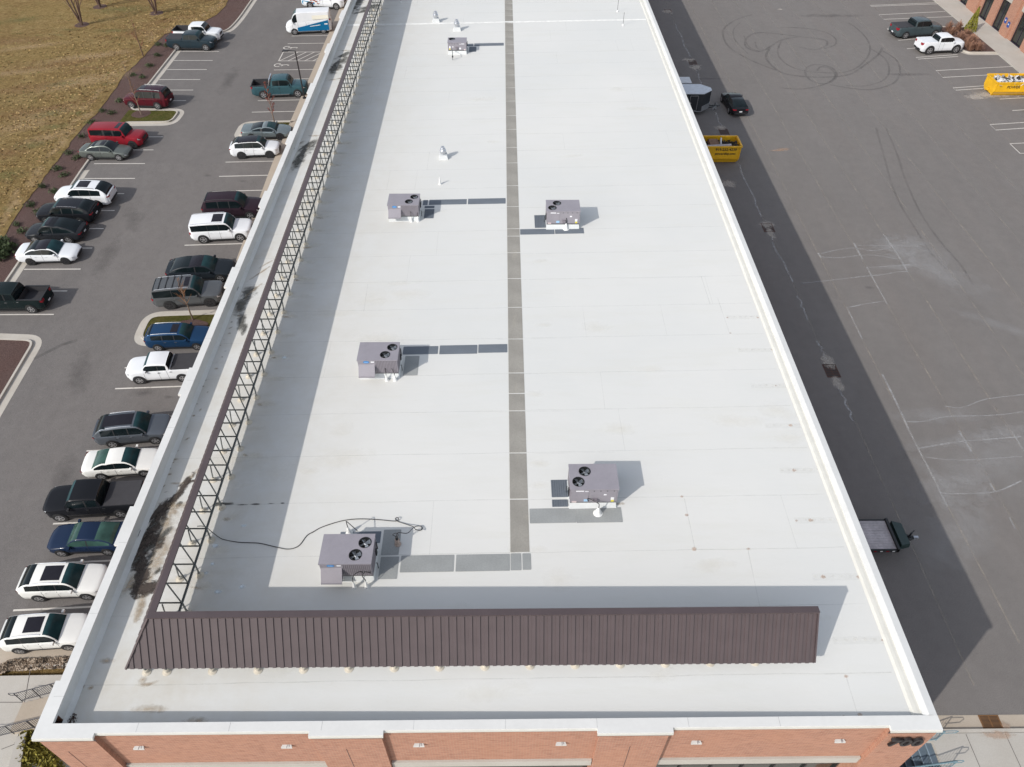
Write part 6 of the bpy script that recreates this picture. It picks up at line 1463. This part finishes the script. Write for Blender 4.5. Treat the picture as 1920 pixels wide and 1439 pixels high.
# ================================================================== STREET LAMP, RAILS, STAIRS
p = G(571, 184.5, .15); t = thing('street_lamp', 'dark street lamp with one arm beside the teal pickup', 'street lamp', (p.x, p.y, p.z))
HL = 5.1
link('pole', MB().lathe([(.20, 0), (.20, .08), (.085, .1), (.06, HL)], (0, 0, 0), 14), M_LETTER, t); link('arm', MB().obox((.04, 0, HL-.03), (-.75, 0, HL+.02), .09, .07), M_LETTER, t)
link('lamp_head', MB().add([(-.7, -.16, HL-.05), (-1.35, -.22, HL-.03), (-1.35, .22, HL-.03), (-.7, .16, HL-.05), (-.7, -.14, HL+.08), (-1.3, -.19, HL+.06), (-1.3, .19, HL+.06), (-.7, .14, HL+.08)], [(0,1,2,3),(4,7,6,5),(0,4,5,1),(1,5,6,2),(2,6,7,3),(3,7,4,0)]), M_LETTER, t)
def railing(label, x0, z0, x1, z1, y, m, loops=True, sp=.115, hgt=.95, post=1.15, tail=.35, group=None, hand=True):
    t = thing('handrail', label, 'handrail', (x0, y, z0), 0, group); sgn = 1 if x1 > x0 else -1; L_ = abs(x1-x0); n = max(2, int(L_/post)+1)
    zz = lambda s: (z1-z0)*s
    a_, b_ = Vector((0, 0, hgt)), Vector((x1-x0, 0, hgt+z1-z0))
    link('top_rail', MB().tube([a_, b_], .024, 8), m, t); link('lower_rail', MB().tube([a_-Vector((0, 0, hgt-.12)), b_-Vector((0, 0, hgt-.12))], .02, 6), m, t)
    pm = MB()
    for k in range(n): s = k/(n-1); link('post', MB().tube([((x1-x0)*s, 0, zz(s)-.05), ((x1-x0)*s, 0, zz(s)+hgt)], .024, 6), m, t)
    bl = MB(); k = int(L_/sp)
    for i in range(1, k): s = i/k; bl.tube([((x1-x0)*s, 0, zz(s)+.12), ((x1-x0)*s, 0, zz(s)+hgt)], .009, 4)
    link('balusters', bl, m, t)
    if hand:
        link('grab_rail', MB().tube([Vector((-sgn*tail, .07, hgt-.10-.25)), Vector((-sgn*tail*1.15, .07, hgt-.2)), Vector((-sgn*tail, .07, hgt-.12)), Vector((0, .07, hgt-.12)), b_+Vector((0, .07, -.12))], .019, 6).tube([Vector((-sgn*tail, .07, hgt-.35)), Vector((0, .07, hgt-.4))], .019, 6), m, t)
    return t
# left entrance steps
ya, yc = G(44, 1317).y, G(14, 1382.7).y; xa, xc = G(44, 1317).x, G(14, 1382.7).x
zA_ = zl(ya)+.12
stp = MB(); ns = 12
for k in range(ns): stp.box(xa+.15+k*.34, xa+.15+(k+1)*.34-.001, yc+.12, ya-.12, zl(ya)-.5, zA_+(k+1)*.165)
stp.box(xa+.15+ns*.34, -15.6, yc+.12, ya-.12, zl(ya)-.5, zA_+ns*.165+.001)
st_ = thing('entrance_steps', 'tan concrete steps climbing towards the building between two dark railings', 'steps', (xa, (ya+yc)/2, zA_)); link('treads', stp, M_TAN, st_, world=True)
railing('dark railing with looped end, upper of the two beside the left steps', xa, zA_, xa+4.6, zA_+2.2, ya, M_RAILD, group='dark railings at the left entrance', sp=.13)
railing('dark railing cut by the left picture edge, lower of the two beside the left steps', xc-.8, zA_-.35, xc+4.6, zA_+2.2, yc, M_RAILD, group='dark railings at the left entrance', sp=.13)
zp = Z(.1661, 0, 1200)
pl = thing('planter_wall', 'low concrete planter wall below the left railings', 'planter', (*[G(*zp(235, 1390))[i] for i in (0, 1)], zl(13)))
def topx(u, v, z): q = hit(*zp(u, v), lambda x, y: z); return (q.x, q.y)
hz = zl(14)+.75
wq = [topx(*q, hz) for q in ((300, 1040), (185, 1100), (90, 1500), (235, 1390), (240, 1380))]
link('wall', MB().prism([wq[0], topx(185, 1100, hz), topx(60, 1560, hz), topx(225, 1600, hz), topx(235, 1390, hz)], zl(14)-.3, hz), M_CONC, pl, world=True)
link('inner_wall', MB().prism([topx(240, 1392, hz-.3), topx(415, 1405, hz-.3), topx(410, 1350, hz-.3), topx(250, 1345, hz-.3)], zl(14)-.3, hz-.3), M_CONC, pl, world=True)
for i, ((u, v), r, l) in enumerate(((((330, 1060)), .5, 'uppermost'), ((330, 1170), .6, 'second'), ((300, 1290), .55, 'third'), ((430, 1215), .5, 'fourth'), ((470, 1300), .55, 'fifth'), ((560, 1400), .6, 'lowest'))):
    q = hit(*zp(u, v), lambda x, y: zl(14)+.6); shrub(0, 0, r*1.15, l+' of the yellow-green shrubs at the lower left building corner', M_SHRUBY, 420, 'yellow-green shrubs at the building corner', world=(q.x, q.y, zl(14)+.25), hgt=1.0)
# tufts on the hill
random.seed(11)
for nm_, c_, n_ in (('straw_tufts', (.40, .28, .13), 4200), ('brown_tufts', (.25, .155, .07), 900), ('green_tufts', (.19, .17, .06), 900)):
    mb = MB(); k = 0
    while k < n_:
        y = random.uniform(46, 128); xe = interp([(p[1], p[0]) for p in ge[::-1]], y); x = xe-.3-abs(random.gauss(0, 1))*(16 if nm_ != 'straw_tufts' else 7)
        if x < -110: continue
        z = hf(x, y); c = Vector((x, y, z)); h = random.uniform(.03, .09); w_ = random.uniform(.06, .16)
        for q in range(2): a_ = random.uniform(0, 3.14); d = Vector((math.cos(a_), math.sin(a_), 0))*w_; ln = Vector((random.uniform(-.1, .1), random.uniform(-.1, .1), h)); mb.quad(c-d*.5-Vector((0, 0, .02)), c+d*.5-Vector((0, 0, .02)), c+d+ln, c-d+ln*.8)
        k += 1
    o = link(nm_, mb, mat(nm_, c_, 1, noise=((3, .4),)), fix=False); tag(o, {'straw_tufts': 'pale straw tufts scattered on the dry grass hill, densest along the mulch', 'brown_tufts': 'dark brown dead grass tufts scattered over the hill', 'green_tufts': 'dull green grass tufts scattered over the dry hill'}[nm_], 'grass', None, 'stuff')
# river stones
random.seed(5); mb = MB()
cl = smoothpts([G(*zp(755, 268)), G(*zp(500, 280)), G(*zp(300, 292)), G(*zp(130, 300)), G(*zp(30, 335)), G(*zp(-60, 400))], 8)
for k in range(1500):
    i = random.randrange(0, len(cl)-1); c = cl[i]+(cl[i+1]-cl[i])*random.random(); c = Vector((c.x+random.uniform(-.05, .05), c.y+random.uniform(-.30, .30), 0)); c.z = zl(c.y)+.11+random.uniform(0, .05)
    sx, sy, sz = (random.uniform(.035, .09) for _ in range(3)); an = random.uniform(0, 3.14); ca, sa_ = math.cos(an), math.sin(an); b0 = len(mb.v)
    for (x, y, z) in ((1,0,0),(0,1,0),(-1,0,0),(0,-1,0),(.7,.7,.1),(0,0,1),(0,0,-.5)):
        x, y, z = x*sx, y*sy, z*sz; mb.v.append(c+Vector((x*ca-y*sa_, x*sa_+y*ca, z)))
    for (i0, i1) in ((0, 1), (1, 2), (2, 3), (3, 0)): mb.f.append((b0+i0, b0+i1, b0+5)); mb.f.append((b0+i1, b0+i0, b0+6))
def stonem():
    m, b, P = blank('river_stone', .8); n, L, node = graph(m); t = node('ShaderNodeTexVoronoi'); t.inputs['Scale'].default_value = 8; L.new(P, t.inputs['Vector'])
    r_ = node('ShaderNodeValToRGB'); r_.color_ramp.elements[0].color = (.03, .025, .02, 1); r_.color_ramp.elements[1].color = (.5, .42, .33, 1); e = r_.color_ramp.elements.new(.5); e.color = (.22, .16, .11, 1)
    s_ = node('ShaderNodeSeparateXYZ'); L.new(t.outputs['Color'], s_.inputs[0]); L.new(s_.outputs[0], r_.inputs[0]); L.new(r_.outputs[0], b.inputs['Base Color']); return m
o = link('river_stones', mb, stonem(), fix=False); tag(o, 'strip of mixed brown and white river stones beside the left pavement', 'stones', None, 'stuff')
# stairs at the right front corner
st_ = thing('stairs', 'blue-grey stairs going down beside the lower right building corner', 'stairs', (SX1, (SY0+SY1)/2, .14)); sr = MB(); ns = 13
for k in range(ns): x1_ = SX1-k*.30; sr.box(x1_-.30+.001, x1_, SY0, SY1, -3.4, .146-(k+1)*.17)
link('treads', sr, M_STAIR, st_, world=True)
ns_ = MB()
for k in range(ns): x1_ = SX1-k*.30; ns_.box(x1_-.30+.001, x1_-.26, SY0+.01, SY1-.01, .146-(k+1)*.17+.001, .146-(k+1)*.17+.006)
link('nosing', ns_, mat('pale_nosing', (.25, .32, .38), .6), st_, world=True)
link('stairwell_wall', MB().box(14.6, SX1, SY0-.12, SY0-.001, -3.4, .15).box(14.6, SX1, SY1+.001, SY1+.12, -3.4, .15), M_CONC, st_, world=True)
railing('teal-grey railing with looped end, nearer side of the lower right stairs', SX1+.15, .146, 14.9, -1.6, SY0-.05, M_RAIL, sp=.12, group='railings of the lower right stairs', hgt=1.0, tail=.35)
railing('teal-grey railing on the far side of the lower right stairs, beside the coping', SX1+.15, .146, 14.9, -1.6, SY1+.06, M_RAIL, sp=.12, group='railings of the lower right stairs', hgt=1.0, tail=.6)
